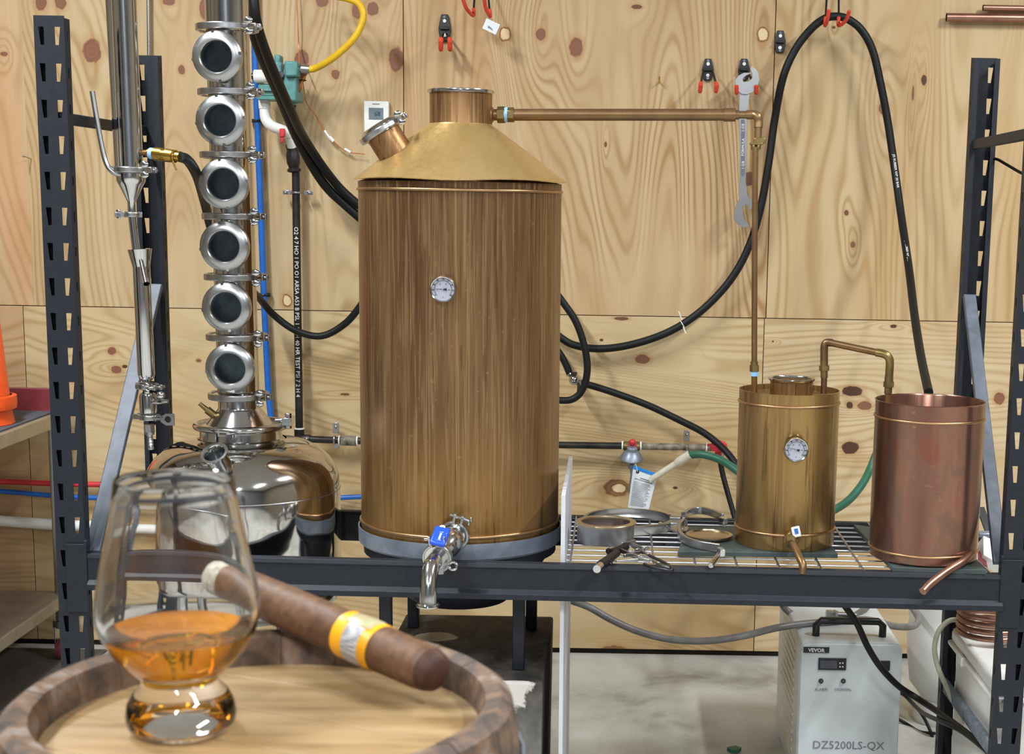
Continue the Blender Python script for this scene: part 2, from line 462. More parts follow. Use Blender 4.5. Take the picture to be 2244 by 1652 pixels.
def solo(name, mb, mat, label, cat, group=None, bevel=0):
    xs = [v.x for v in mb.v]; ys = [v.y for v in mb.v]; zs = [v.z for v in mb.v]
    loc = V(((min(xs) + max(xs)) / 2, (min(ys) + max(ys)) / 2, min(zs)))
    o = linkmesh(name, mb, mat, loc, bevel); o.location = loc
    o['label'] = label; o['category'] = cat
    if group: o['group'] = group
    return o
def struct(name, mb, mat, parent=None, bevel=0):
    if parent: return part(name, mb, mat, parent, bevel)
    o = linkmesh(name, mb, mat, V((0, 0, 0)), bevel); o['kind'] = 'structure'; return o
# ================================================================== SETTING
WY = 4.955
struct('floor', MB().box((0, .7, -.05), (8.4, 8.7, .1)), 'concrete')
struct('ceiling', MB().box((0, .7, 3.65), (8.4, 8.7, .1)), 'ceil')
struct('wall_left', MB().box((-4.15, .7, 1.8), (.1, 8.7, 3.6)), 'sidewall')
struct('wall_right', MB().box((4.15, .7, 1.8), (.1, 8.7, 3.6)), 'sidewall')
struct('wall_front', MB().box((0, -3.6, 1.8), (8.4, .1, 3.6)), 'lime')
wb = struct('wall_back', MB().box((0, WY + .06, 1.8), (8.4, .08, 3.6)), plain('dark_wall_void', '2A2420', .9))
def kn(l): 
    r = []
    for (x, y, rx, ry, t) in l:
        q = pt(x, y, WY); r.append((q.x, q.z, rx * .0015, ry * .0015, t))
    return r
kL = kn([(201, 112, 20, 26, 'r'), (90, 5, 13, 18, 'r'), (132, 4, 13, 16, 'r'), (398, 153, 8, 10, 'r'), (662, 130, 16, 20, 'r'), (735, 163, 9, 10, 'r'),
         (783, 22, 12, 20, 'r'), (817, 20, 13, 15, 'r'), (868, 130, 17, 27, 'r'), (705, 2, 14, 13, 'r'), (449, 20, 12, 24, 'r'), (629, 659, 11, 15, 'l'), (370, 2, 14, 10, 'r'), (8, 118, 8, 5, 'r')])
kM = kn([(1107, 74, 14, 16, 'l'), (1185, 75, 11, 14, 'r'), (1262, 103, 15, 21, 'r'), (1327, 316, 3, 6, 'p'), (1672, 76, 14, 17, 'l'), (1641, 392, 12, 16, 'p'), (1395, 15, 12, 5, 'p')])
kR = kn([(2025, 175, 6, 12, 'd'), (1938, 238, 12, 14, 'r'), (1869, 536, 6, 7, 'r'), (1855, 466, 5, 6, 'p'), (2001, 205, 3, 16, 'r'), (1827, 60, 4, 3, 'p')])
kB = kn([(245, 769, 10, 9, 'r'), (255, 810, 12, 9, 'r'), (273, 803, 6, 4, 'd'), (435, 790, 6, 4, 'r'), (1408, 787, 17, 10, 'r'), (1352, 1069, 29, 21, 'd'), (1356, 1070, 21, 13, 'l'),
         (1345, 1430, 34, 17, 'p'), (1348, 1430, 24, 11, 'l'), (1318, 745, 4, 3, 'd'), (1480, 1069, 5, 3, 'd'), (755, 864, 10, 3, 'p'), (1362, 698, 16, 4, 'p'), (700, 1200, 14, 8, 'p')])
kC = kn([(1958, 715, 7, 4, 'd'), (1868, 857, 24, 11, 'd'), (1895, 889, 17, 10, 'r'), (1862, 888, 8, 8, 'd'), (1864, 981, 20, 15, 'd'), (2190, 873, 12, 14, 'r'), (1672, 748, 2, 2, 'd'), (1694, 748, 2, 2, 'd')])
zs = pt(1240, 690, WY).z
def panel(x0, x1, z0, z1, mat):
    b = MB().box(((x0 + x1) / 2, WY + .01, (z0 + z1) / 2), (x1 - x0 - .0025, .018, z1 - z0 - .0025))
    o = part('plywood_panel', b, mat, wb, .0008); return o
xs0, xs1 = pt(884, 150, WY).x, pt(1690, 345, WY).x
panel(-4.1, xs0 - 1.219 - 1.21, zs, 3.6, ply('ply_far_left', [], False, 2, 30))
panel(xs0 - 1.219 - 1.21, xs0 - 1.219 + .003, zs, 3.6, ply('ply_left_edge', kn([(8, 118, 8, 5, 'r')]), False, 5, 26, .7, 'D4B183', 'B58A55', 'D79A6A'))
panel(xs0 - 1.219, xs0, zs, 3.6, ply('ply_left', kL, False, 11, 28, 1.0, 'D2B688', 'B08A56', 'CDA678'))
panel(xs0, xs1, zs, 3.6, ply('ply_middle', kM, False, 23, 34, 1.15, 'CFAF80', 'A77B48', 'CC9A66'))
panel(xs1, xs1 + 1.219, zs, 3.6, ply('ply_right', kR, False, 31, 26, 1.0, 'D2B484', 'B48C58', 'CBA26C'))
panel(xs1 + 1.219, 4.1, zs, 3.6, ply('ply_far_right', [], False, 37, 22))
xb = pt(1672, 800, WY).x
panel(-4.1, xb - 2.438, .02, zs, ply('ply_low_left', [], True, 44, 28, .8, 'CFA87A', 'AF8250', 'D09C6C'))
panel(xb - 2.438, xb, .02, zs, ply('ply_low_middle', kB, True, 51, 30, .8, 'D8BB8A', 'B28C58', 'CFA872', .15))
panel(xb, 4.1, .02, zs, ply('ply_low_right', kC, True, 63, 24, .8, 'DCC094', 'B6925E', 'D2A872', -.05))
solo('cart_shadow_sheet', MB().box((-2.35, 4.35, .003), (1.3, 1.1, .006)), plain('cart_shadow_grey', '4A4742', .8), 'thin dark grey sheet standing in for the likely shadow under the steel cart', 'mat')  # added sheet, its dark colour standing in for likely shade under the cart
# ================================================================== RACK
rack = root('storage_rack', 'black perforated steel storage rack holding the brass pot, small can and copper bucket', 'rack', (-.15, 3.42, 0))
PW = .062
def post(X, Yf, back, top):
    mb = MB(); th = .0022
    y = Yf if not back else Yf
    holes = []
    z = top - .022
    while z > .06:
        for sgn in ((-1, 1) if not back else ((-1,) if X < 0 else (1,))):
            a, b = .0105 * sgn, .0225 * sgn
            c = .0185 * sgn
            pl = [(a, z), (b, z), (c, z - .036), (a * 1.05, z - .036)]
            holes.append([(p[0], p[1]) for p in pl])
        z -= .0725
    mb.curve2d([(-PW / 2, 0.0), (PW / 2, 0.0), (PW / 2, top), (-PW / 2, top)], holes, th, (X, y, 0), (1, 0, 0), (0, 0, 1))
    dy = .03 if not back else -.03
    for sgn in (-1, 1):
        hs = []; z = top - .03
        while z > .06:
            hs.append([(-.004, z), (.004, z), (.003, z - .02), (-.003, z - .02)]); z -= .0725
        mb.curve2d([(-.015, 0.0), (.015, 0.0), (.015, top - .004), (-.015, top - .004)], hs, th, (X + sgn * (PW / 2 - .001), y + dy / 2, 0), (0, 1, 0), (0, 0, 1))
        mb.box((X + sgn * (PW / 2 - .006), y + dy, (top - .004) / 2), (.012, .002, top - .004))
    return part('upright_post', mb, 'black', rack, smooth=False)
XL, XR, YF, YB = -1.163, .8655, 3.15, 3.70
post(XL, YF, False, 1.87); post(XR, YF, False, 1.87); post(XL + .032, YB, True, 1.845); post(XR, YB, True, 1.872)
zt = .752
def beam(Y, sgn, x0, x1, slope=-.0065):
    # stepped section, swept along x; sgn -1 faces the room
    pr = [(0, 0), (.028 * -sgn, 0), (.028 * -sgn, -.018), (.003 * -sgn, -.022), (.003 * -sgn, -.056), (.012 * sgn, -.063), (.012 * sgn, -.076), (.030 * -sgn, -.079), (.030 * -sgn, -.083), (.002 * sgn, -.083)]
    pr = [(0, 0), (.022 * -sgn, 0), (.022 * -sgn, -.004), (.004 * -sgn, -.006), (.004 * -sgn, -.060), (.012 * -sgn, -.076), (-.0, -.080), (.011 * sgn, -.078), (.011 * sgn, -.066), (0, -.058), (0, -.014), (.003 * sgn, -.010)]
    mb = MB(); n = len(pr)
    vs = [(x, Y + p[0], zt + p[1] + (x + .775) * slope) for x in (x0, x1) for p in pr]
    mb.add(vs, [tuple(range(n)), tuple(range(2 * n - 1, n - 1, -1))] + [((i + 1) % n, i, n + i, n + (i + 1) % n) for i in range(n)])
    # end connectors hooked on the posts
    return mb
bmF = beam(YF - .002, -1, XL + PW / 2 + .004, XR - PW / 2 + .004)
part('front_beam', bmF, 'black', rack, .0012, smooth=False)
part('rear_beam', beam(YB - .02, 1, XL + PW / 2 + .02, XR - PW / 2), 'black', rack, .0012, smooth=False)
for X, s in ((XL, 1), (XR, -1)):
    q = MB(); q.box((X + s * .012, YF - .004, .70), (.045, .004, .15)); q.box((X + s * .034, YF - .004, .778), (.006, .012, .012))
    part('beam_bracket', q, 'black', rack, .001)
for X, s in ((XL + .01, 1), (XR - .028, 1)):
    part('side_brace', MB().bar((X, YF + .01, 1.668), (X + .01, YB - .012, 1.668), .024, .012), 'black', rack, .003, 'dark grey flattened tube brace')
    part('side_brace', MB().bar((X, YF + .03, .345), (X + .008, YB - .02, .325), .036, .012), 'gravel', rack, .003, 'dusty blue-grey lower brace')
b0 = pt(203, 1210, YF + .03); b1 = pt(341, 625, YB - .045)
part('diagonal_brace', MB().bar(b0, b1, .034, .014, (1, 0, 0)), 'slate', rack, .002, 'blue-grey flat diagonal brace')
b0 = pt(2192, 1235, YF + .03); b1 = pt(2124, 648, YB - .045)
part('diagonal_brace', MB().bar(b0, b1, .03, .014, (1, 0, 0)), 'slate', rack, .002, 'blue-grey flat diagonal brace')
solo('cable', hose([(2168, 349, 3.68), (2185, 349, 3.66), (2205, 360, 3.6), (2244, 382, 3.5), (2290, 400, 3.4)], .0035), 'rubber', 'thin black cable trailing from the right rear rack post', 'cable')
# wire deck
deck = root('wire_deck', 'chromed wire shelf deck laid across the right half of the rack', 'shelf', (.35, 3.42, .745))
dx0, dx1 = pt(1236, 1180, 3.42).x + .012, .82
zd = lambda x: .7445 - (x + .775) * .0045
for i in range(11):
    y = 3.165 + i * .0505
    part('shelf_wire', MB().tube([(dx0, y, zd(dx0)), (dx1, y, zd(dx1))], .0021, 8), 'wire', deck)
x = dx0 + .01
while x < dx1:
    part('cross_wire', MB().tube([(x, 3.16, zd(x) + .004), (x, 3.675, zd(x) + .004)], .0024, 8), 'wire', deck)
    x += .0905
# white divider board
bx = pt(1230, 1150, 3.2).x
solo('divider_board', MB().add([(bx, 3.18, 0), (bx, 3.67, 0), (bx, 3.67, .897), (bx, 3.18, .893), (bx + .009, 3.18, 0), (bx + .009, 3.67, 0), (bx + .009, 3.67, .897), (bx + .009, 3.18, .893)],
     [(0, 1, 2, 3), (7, 6, 5, 4), (0, 3, 7, 4), (1, 5, 6, 2), (3, 2, 6, 7), (0, 4, 5, 1)]), 'melamine', 'thin white board standing upright between the tall brass pot and the wire shelf', 'board', bevel=.0006)
# ================================================================== BIG BRASS STILL
SX, SY, SR = pt(1009, 800, 3.43).x, 3.43, .227
zc = lambda y, x=1009, Y=3.43: pt(x, y, Y).z
block = MB().add([(-.52, 3.18, 0), (-.155, 3.18, 0), (-.155, 3.71, 0), (-.52, 3.71, 0), (-.525, 3.175, .476), (-.15, 3.175, .476), (-.15, 3.715, .476), (-.525, 3.715, .476)],
    [(3, 2, 1, 0), (4, 5, 6, 7), (0, 1, 5, 4), (1, 2, 6, 5), (2, 3, 7, 6), (3, 0, 4, 7)])
solo('support_block', block, 'soot', 'large soot-stained grey block on the floor under the burner stand', 'block', bevel=.006)
st = root('burner_stand', 'black four-legged burner stand under the tall brass pot', 'stand', (SX, SY, .476))
part('stand_ring', MB().lathe([(.19, .715), (.222, .715), (.222, .735), (.19, .735)], (SX, SY, 0), n=48, closed=True), 'black', st)
for (lx, ly) in ((-.150, -.16), (.148, -.16), (-.132, .165), (.158, .165)):
    part('leg', MB().box((SX + lx, SY + ly, .476 + .12), (.027, .027, .239)), 'black', st, .002)
part('burner_bowl', MB().lathe([(.205, .735), (.2, .70), (.16, .635), (.11, .597), (.05, .584), (.02, .582), (.018, .572), (0, .571)], (SX, SY, 0), n=48), 'black', st)
pan = solo('drip_pan', MB().lathe([(0, .7365), (.228, .7365), (.2335, .742), (.2345, .776), (.2315, .776), (.229, .744), (0, .741)], (SX, SY, 0), n=64), 'zinc',
           'shallow grey galvanised pan seating the tall brass pot', 'pan')
still = root('brass_still', 'tall tarnished brass pot still with conical lid and dial thermometer', 'still', (SX, SY, .745))
zl = zc(395); zn = zc(272); znt = zc(204)
part('pot_body', MB().lathe([(0, .7425), (SR - .002, .7425), (SR, .746), (SR, zl - .012), (SR + .0005, zl - .006), (SR - .02, zl)], (SX, SY, 0), n=96), 'brass_body', still)
part('body_ring', MB().ring((SX, SY, zc(418)), ZZ, SR + .0005, .0035, 96), 'copper_ring', still)
part('body_ring', MB().ring((SX, SY, .789), ZZ, SR + .0005, .004, 96), 'copper_ring', still)
# lid with slightly wavy lip
lid = MB(); n = 96; rows = []
for (r, z, wv) in ((.2375, zl - .002, .0022), (.2375, zl, .0022), (.232, zl + .004, .0012), (.16, zl + (zn - zl) * .47, 0), (.0715, zn - .002, 0), (.0705, zn, 0)):
    rows.append([(SX + r * cos(2 * pi * i / n), SY + r * sin(2 * pi * i / n), z + wv * sin(5.0 * pi * i / n * 2) * (1 if i % 2 else .8)) for i in range(n)])
vs = [q for r_ in rows for q in r_]
lid.add(vs, [(j * n + i, j * n + (i + 1) % n, (j + 1) * n + (i + 1) % n, (j + 1) * n + i) for j in range(len(rows) - 1) for i in range(n)])
part('cone_lid', lid, 'brass_lid', still)
nx, ny = SX + .001, SY
nk = part('neck', MB().lathe([(.0705, zn - .004), (.0695, zn), (.0695, znt), (.066, znt), (.066, zn)], (nx, ny, 0), n=64), 'brass_neck', still)
part('neck_flange', MB().lathe([(.066, znt - .003), (.0735, znt - .001), (.0745, znt + .003), (.0735, znt + .006), (.067, znt + .007), (.0655, znt + .003)], (nx, ny, 0), n=64, closed=True), 'steel', nk)
# angled side port with clamp
p0 = pt(856, 318, 3.36); ax = (pt(822, 283, 3.33) - pt(866, 343, 3.37)).normalized(); ax = V((-.50, -.06, .80)).normalized()
port = part('side_port', MB().lathe([(.0385, -.045), (.0385, .030), (.035, .030), (.035, -.04)], p0, ax, 48), 'brass_neck', still)
part('port_cap', MB().lathe([(0, .052), (.036, .052), (.04, .049), (.046, .044), (.0465, .030), (.040, .028)], p0, ax, 48), 'steel', port)
def triclamp(parent, c, axis, r, h=.014, th=.008, wdir=(1, 0, 0), mat='satin', wing=True, wl=.03):
    c = V(c); x, y, z = basis(axis, wdir)
    mb = MB()
    prof = [(r, -h / 2), (r + th * .8, -h / 2), (r + th, -h / 2 + .0015), (r + th, h / 2 - .0015), (r + th * .8, h / 2), (r, h / 2)]
    mb.lathe(prof, c, axis, 48, wdir, radians(7), radians(353), closed=True)
    R = Matrix((x, y, z)).transposed()
    for s in (-1, 1):
        mb.box(c + x * (r + th + .007) + y * (.0085 * s), (.020, .006, h * .95), R)
    mb.box(c - x * (r + th * .6), (.012, .018, h * 1.05), R)
    o = part('clamp', mb, mat, parent, .001)
    if wing:
        b = c + x * (r + th + .010)
        w = MB().cyl(b - y * .022, b + y * .020, .0032, n=10)
        w.cyl(b - y * .012, b - y * .024, .0055, .0045, 12)
        q = b - y * .026
        w.sphere(q + z * wl * .45, wl * .42, (.9, .28, .72), 14, z)
        w.sphere(q - z * wl * .45, wl * .42, (.9, .28, .72), 14, z)
        part('wing_nut', w, 'steel', o)
    return o
o = triclamp(port, p0 + ax * .037, ax, .043, .013, .006, (.75, -.2, .5), wl=.022)
for ch in list(o.children): pass
def thermometer(parent, c, nrm, r, needle):
    c = V(c); x, y, z = basis(nrm, (0, 0, 1)); ux = x.cross(z) * -1; ux = z.cross(x) * -1
    ux = V(ZZ).cross(z).normalized(); uy = z.cross(ux)
    t = part('thermometer', MB().lathe([(0, -.012), (r * .35, -.012), (r * .4, 0), (r * .95, 0), (r, .003), (r, .010), (r * .93, .013), (r * .86, .012), (r * .84, .008), (0, .008)], c, z, 40), 'steel', parent)
    part('dial_face', MB().lathe([(0, .0088), (r * .84, .0086)], c, z, 32), 'dial', t)
    mk = MB()
    for i in range(41):
        a = radians(220 - i * 6.5); rr = r * .60; L = r * (.08 if i % 5 else .14)
        d = ux * cos(a) + uy * sin(a); mk.bar(c + z * .0093 + d * rr, c + z * .0093 + d * (rr + L), r * .03, .0004, z)
    for i in range(9):
        a = radians(216 - i * 31.5); d = ux * cos(a) + uy * sin(a)
        mk.text(str(20 + i * 20 if i else 0), r * .17, c + z * .0093 + d * r * .76, ux, uy, .0003)
        if i % 2: mk.text(str(i * 15), r * .12, c + z * .0093 + d * r * .44, ux, uy, .0003)
    mk.text('F', r * .14, c + z * .0093 - uy * r * .6, ux, uy, .0003)
    part('dial_marks', mk, 'ink', t, smooth=False)
    a = radians(needle); d = ux * cos(a) + uy * sin(a); e = d.cross(z)
    nd = MB().prism([(-.02, .03), (.02, .03), (.006, .60), (-.006, .60)], c + z * .0100, e * r, d * r, .0004)
    nd.prism([(-.04, 0), (.04, 0), (.10, -.28), (-.10, -.28)], c + z * .0100, e * r, d * r, .0004)
    part('needle', nd, 'ink', t, smooth=False)
    part('needle_hub', MB().sphere(c + z * .0105, r * .06), 'steel', t)
    return t
d = V((pt(973, 633, 3.2).x - SX, 0, 0)); a = math.asin(d.x / SR)
tn = V((sin(a), -cos(a), 0)); tc = V((SX + SR * sin(a), SY - SR * cos(a), 0)); tc.z = pt(973, 633, tc.y).z
thermometer(still, tc + tn * .006, tn, .0285, 178)
# drain valve
v0 = V((pt(1001, 1160, 3.2).x, 3.205, .803)); v1 = pt(985, 1176, 3.165); v2 = pt(957, 1224, 3.055)
dv = (v2 - v0).normalized()
L = (v2 - v0).length
valve = part('drain_valve', MB().lathe([(.018, -.01), (.018, .012), (.027, .014), (.027, .022), (.021, .026), (.023, .032), (.029, .045), (.031, .062), (.029, .08), (.023, .094), (.019, .1), (.0185, L - .018), (.026, L - .012), (.026, L), (0, L)], v0, dv, 40), 'steel', still)
triclamp(valve, v0 + dv * .020, dv, .027, .014, .006, (.25, -.3, 1), wl=.022)
triclamp(valve, v0 + dv * (L - .006), dv, .026, .014, .006, (-.2, -.3, 1), wl=.022)
e1 = pt(943, 1252, 3.01); e2 = pt(939, 1285, 2.99); e3 = pt(938, 1326, 2.985)
part('spout', MB().tube(spline([v0 + dv * L, v0 + dv * (L + .02), e1 + V((0, 0, .004)), e2, e3], 8), .0178, 24, False).tube(spline([e3, e2, e1, v0 + dv * (L + .02)], 8), .0165, 24, False)
     .lathe([(.0165, 0), (.0235, .0015), (.0245, .004), (.0235, .007), (.0185, .009)], e3 - V((0, 0, .004)), ZZ, 32, closed=True), 'steel', valve)
hb = pt(963, 1165, 3.10)
hh = part('valve_handle', MB().bar(pt(971, 1157, 3.075), pt(957, 1194, 3.03), .010, .033, (0, -1, .3)), 'bluegrip', valve, .004, 'blue plastic grip')
gu = (pt(971, 1157, 3.075) - pt(957, 1194, 3.03)).normalized(); gx = V((1, 0, 0)); gn = gx.cross(gu)
tm = (pt(971, 1157, 3.075) + pt(957, 1194, 3.03)) / 2 + V((0, -.0056, .0022))
part('grip_print', MB().bar(tm - gu * .009, tm + gu * .009, .006, .0008, (1, 0, 0)).bar(tm - gu * .012 - gx * .005, tm - gu * .012 + gx * .005, .0016, .0008).bar(tm + gu * .012 - gx * .005, tm + gu * .012 + gx * .005, .0016, .0008), 'whiteink', valve)
part('handle_stem', MB().cyl(v0 + dv * .06, hb + V((.004, .01, .006)), .007), 'steel', valve)
w1 = pt(980, 1240, 3.045)
part('hinge_ring', MB().ring(w1 + V((.012, 0, 0)), (0, -1, .3), .008, .003, 20, 8), 'steel', valve)
# ================================================================== THUMPER (small brass can)
def zp(x, y, Y): return pt(x, y, Y).z
TX, TY, TR = pt(1724.5, 1010, 3.37).x, 3.37, .1125
board1 = MB().prism([(.142, 0), (.497, .006), (.485, .275), (.175, .27)], (0, 3.25, .7465), (1, 0, 0), (0, 1, 0), .011)
solo('slate_board', board1, 'board', 'dark green-grey slate board on the wire shelf under the small brass can', 'board', bevel=.001)
th = root('brass_can', 'small brass still can with a thermometer and a white-handled drain tap', 'still', (TX, TY, .757))
zr = zp(1729, 853, 3.37)
part('can_body', MB().lathe([(0, .758), (TR - .001, .758), (TR, .760), (TR, zr - .002), (TR + .001, zr), (TR - .002, zr), (TR - .003, zr - .012), (0, zr - .012)], (TX, TY, 0), n=72), 'brass_small', th)
part('body_ring', MB().ring((TX, TY, zp(1729, 879, 3.37)), ZZ, TR, .003, 72), 'copper_ring', th)
part('body_ring', MB().ring((TX, TY, zp(1720, 1151, 3.37)), ZZ, TR, .003, 72), 'copper_ring', th)
nz = zp(1735, 829, 3.37); nX = pt(1735, 829, 3.37).x
nk = part('neck', MB().lathe([(.048, zr - .012), (.048, nz - .004), (.045, nz - .004), (.045, zr - .011)], (nX, TY, 0), n=48), 'brass_neck', th)
part('neck_flange', MB().lathe([(.0455, nz - .006), (.050, nz - .005), (.053, nz - .001), (.0525, nz + .0015), (.048, nz + .0015), (.046, nz - .001)], (nX, TY, 0), n=48, closed=True), 'steel', nk)
part('neck_liner', MB().lathe([(.0456, nz - .001), (.0448, zr - .008), (0, zr - .0085)], (nX, TY, 0), n=40), 'satin', nk)
q = pt(1742, 983, 3.262); a = math.asin((q.x - TX) / TR); tn = V((sin(a), -cos(a), 0)); tc = V((TX + TR * sin(a), TY - TR * cos(a), 0)); tc.z = pt(1742, 983, tc.y).z
thermometer(th, tc + tn * .005, tn, .0275, 166)
tv0 = pt(1738, 1172, 3.268); tv1 = pt(1732, 1186, 3.225)
tap = part('drain_tap', MB().cyl(tv0 + V((0, .01, 0)), tv1, .0125, .014, 20).sphere((tv0 + tv1) / 2, .0175).cyl(tv1 + V((0, .008, .004)), tv1 - V((0, .012, .004)), .012, n=8), 'old_brass', th)
hq = pt(1744, 1164, 3.235)
part('tap_handle', MB().box(hq + V((0, -.006, .0)), (.0185, .006, .024), Matrix.Rotation(radians(-14), 3, 'Y')), 'white', tap, .002, 'white plastic tap handle')
part('handle_label', MB().box(hq + V((0, -.0093, .002)), (.008, .0006, .012), Matrix.Rotation(radians(-14), 3, 'Y')), 'blueink', tap)
part('tap_pipe', MB().tube(spline([tv1, pt(1742, 1200, 3.2), pt(1752, 1222, 3.17), pt(1759, 1238, 3.155), pt(1758, 1258, 3.15)], 8), [.0085] * 33, 20), 'brass_pipe', tap)
# ================================================================== COPPER BUCKET
BX, BY, BR = pt(2031, 1030, 3.27).x, 3.27, .1185
solo('slate_board', MB().prism([(.60, .01), (.80, 0), (.79, .34), (.585, .45)], (0, 3.145, .7420), (1, 0, 0), (0, 1, 0), .0105), 'board', 'dark slate board on the wire shelf under the open copper bucket', 'board', bevel=.001)
bk = root('copper_bucket', 'open reddish copper bucket used as condenser, with a spout near its foot', 'bucket', (BX, BY, .752))
zr = zp(2036, 877, 3.27)
part('bucket_body', MB().lathe([(0, .753), (BR - .004, .753), (BR, .757), (BR, zr - .003), (BR + .0015, zr), (BR - .001, zr + .001), (BR - .003, zr - .003), (BR - .003, .76), (0, .76)], (BX, BY, 0), n=72), 'copper', bk)
part('body_ring', MB().ring((BX, BY, zp(2036, 912, 3.27)), ZZ, BR, .003, 72), 'copper_ring', bk)
part('body_ring', MB().ring((BX, BY, zp(2025, 1196, 3.27)), ZZ, BR, .003, 72), 'copper_ring', bk)
part('coil', MB().tube([V((BX + .085 * cos(t * .35), BY + .085 * sin(t * .35), zr - .04 - t * .0022)) for t in range(110)], .006, 10), 'copper_ring', bk)
part('outlet_spout', MB().tube(spline([pt(2128, 1212, 3.19), pt(2110, 1230, 3.15), pt(2075, 1252, 3.12), pt(2040, 1278, 3.09), pt(2022, 1296, 3.07)], 6), .0085, 16), 'copper_pipe', bk)
# ================================================================== PIPEWORK BETWEEN STILLS
arm = root('vapour_pipe', 'long brown pipe from the tall pot neck across and down to the small can', 'pipe', pt(1350, 252, 3.41))
A = lambda x, y=251.5: pt(x, y, 3.43 - (x - 1080) * .00006)
part('long_pipe', MB().tube([A(1125), A(1200), A(1400), A(1600)], .0131, 24), 'brass_pipe', arm)
part('neck_stub', MB().tube([A(1072), A(1098)], .0125, 20).lathe([(.0125, 0), (.02, .0), (.018, .008), (.0125, .012)], A(1071), (1, 0, 0), 24), 'brass_neck', arm)
for x0, x1, r in ((1090, 1107, .0185), (1112, 1127, .0165)):
    part('union_nut', MB().lathe([(.010, 0), (r, 0), (r, (x1 - x0) * .00102), (.010, (x1 - x0) * .00102)], A(x0), A(x1) - A(x0), 6), 'old_brass', arm, .001)
part('thread_tape', MB().tube([A(1106), A(1113)], .0165, 20), 'bluetape', arm)
part('coupling', MB().tube([A(1586), A(1612)], .0148, 24).tube([A(1612), A(1619)], .0105, 20), 'brass_pipe', arm)
part('elbow', MB().tube([A(1615), A(1640)], .0085, 18).tube(spline([A(1636), A(1650), pt(1659, 255, 3.39), pt(1662, 266, 3.39), pt(1662, 280, 3.388)], 6), .0102, 18), 'brass_pipe', arm)
part('drop_pipe', MB().tube([pt(1662, 276, 3.388), pt(1661, 306, 3.387)], .0085, 18), 'brass_pipe', arm)
part('offset_union', MB().box(pt(1664, 308, 3.385), (.026, .022, .012)).box(pt(1657, 315, 3.383), (.028, .02, .006)).cyl(pt(1651, 316, 3.38), pt(1651, 328, 3.38), .006, n=8).cyl(pt(1662, 316, 3.38), pt(1662, 328, 3.38), .006, n=8), 'old_brass', arm, .002)
part('down_pipe', MB().tube([pt(1655, 322, 3.38), pt(1653.5, 600, 3.38), pt(1653, 806, 3.38)], .0066, 18), 'brass_pipe', arm)
part('union_nut', MB().cyl(pt(1653, 800, 3.38), pt(1653, 814, 3.38), .0105, n=6).cyl(pt(1653, 792, 3.38), pt(1653, 800, 3.38), .0085, n=16), 'old_brass', arm)
part('thread_tape', MB().tube([pt(1653, 814, 3.38), pt(1653, 824, 3.38)], .0088, 16), 'bluetape', arm)
part('lower_stub', MB().tube([pt(1653, 822, 3.38), pt(1653, 862, 3.38)], .0068, 16), 'brass_neck', arm)
link_ = root('transfer_pipe', 'short arched copper pipe from the small brass can into the copper bucket', 'pipe', pt(1806, 850, 3.37))
part('lower_stub', MB().tube([pt(1805, 862, 3.37), pt(1806, 826, 3.37)], .007, 16), 'copper_pipe', link_)
part('union_nut', MB().cyl(pt(1806, 812, 3.37), pt(1806, 801, 3.37), .0115, n=6).cyl(pt(1806, 828, 3.37), pt(1806, 812, 3.37), .0085, n=16).cyl(pt(1806, 801, 3.37), pt(1806, 790, 3.37), .009, n=16), 'old_brass', link_)
part('riser', MB().tube(spline([pt(1806, 792, 3.37), pt(1806, 772, 3.37), pt(1806.5, 759, 3.37), pt(1811, 751, 3.37), pt(1824, 751, 3.365)], 6), .0088, 18), 'brass_pipe', link_)
part('cross_pipe', MB().tube([pt(1818, 750.5, 3.366), pt(1930, 774, 3.315)], .0078, 18), 'brass_pipe', link_)
part('elbow', MB().tube(spline([pt(1920, 772, 3.318), pt(1938, 776, 3.312), pt(1947, 783, 3.31), pt(1950, 795, 3.31), pt(1948, 830, 3.31)], 6), .0092, 18), 'old_brass', link_)
part('union_nut', MB().cyl(pt(1948, 836, 3.31), pt(1947, 848, 3.31), .0118, n=6).cyl(pt(1948, 826, 3.31), pt(1948, 836, 3.31), .0098, n=16).cyl(pt(1947, 848, 3.31), pt(1946, 862, 3.31), .0088, n=16), 'old_brass', link_)
part('dip_pipe', MB().tube([pt(1946, 858, 3.31), pt(1944, 915, 3.31)], .0072, 16), 'brass_neck', link_)
# ================================================================== STAINLESS TANK AND SIGHT-GLASS COLUMN
CXc, CYc = pt(534, 1100, 3.43).x, 3.43
tz = lambda y: pt(534, y, 3.43).z
col = root('steel_still', 'polished stainless tank still with a column of six round sight glasses', 'still', (CXc, CYc, .02))
part('tank_shell', MB().lathe([(0, .545), (.1, .55), (.18, .565), (.213, .59), (.2215, .62), (.2215, .846), (.219, .875), (.212, .898), (.198, .920), (.176, .940), (.148, .955), (.12, .9625), (.1, .966)], (CXc, CYc, 0), n=96), 'mirror', col)
part('weld_seam', MB().ring((CXc, CYc, .850), ZZ, .2215, .0012, 96, 6), 'satin', col)
for k in range(4):
    a = radians(45 + 90 * k)
    part('leg', MB().cyl((CXc + .16 * cos(a), CYc + .16 * sin(a), 0.0), (CXc + .16 * cos(a), CYc + .16 * sin(a), .565), .016), 'satin', col)
part('tank_neck', MB().lathe([(.103, .962), (.0935, .968), (.0925, .972), (.0925, .988), (.1, .99), (.1, .995), (.06, .995)], (CXc - .002, CYc, 0), n=64), 'steel', col)
bc = pt(529, 931, 3.43)
bclamp = part('neck_clamp', MB().ring((bc.x, CYc, bc.z), ZZ, .1015, .0075, 64, 12), 'steel', col)
bb = pt(632, 922, 3.41)
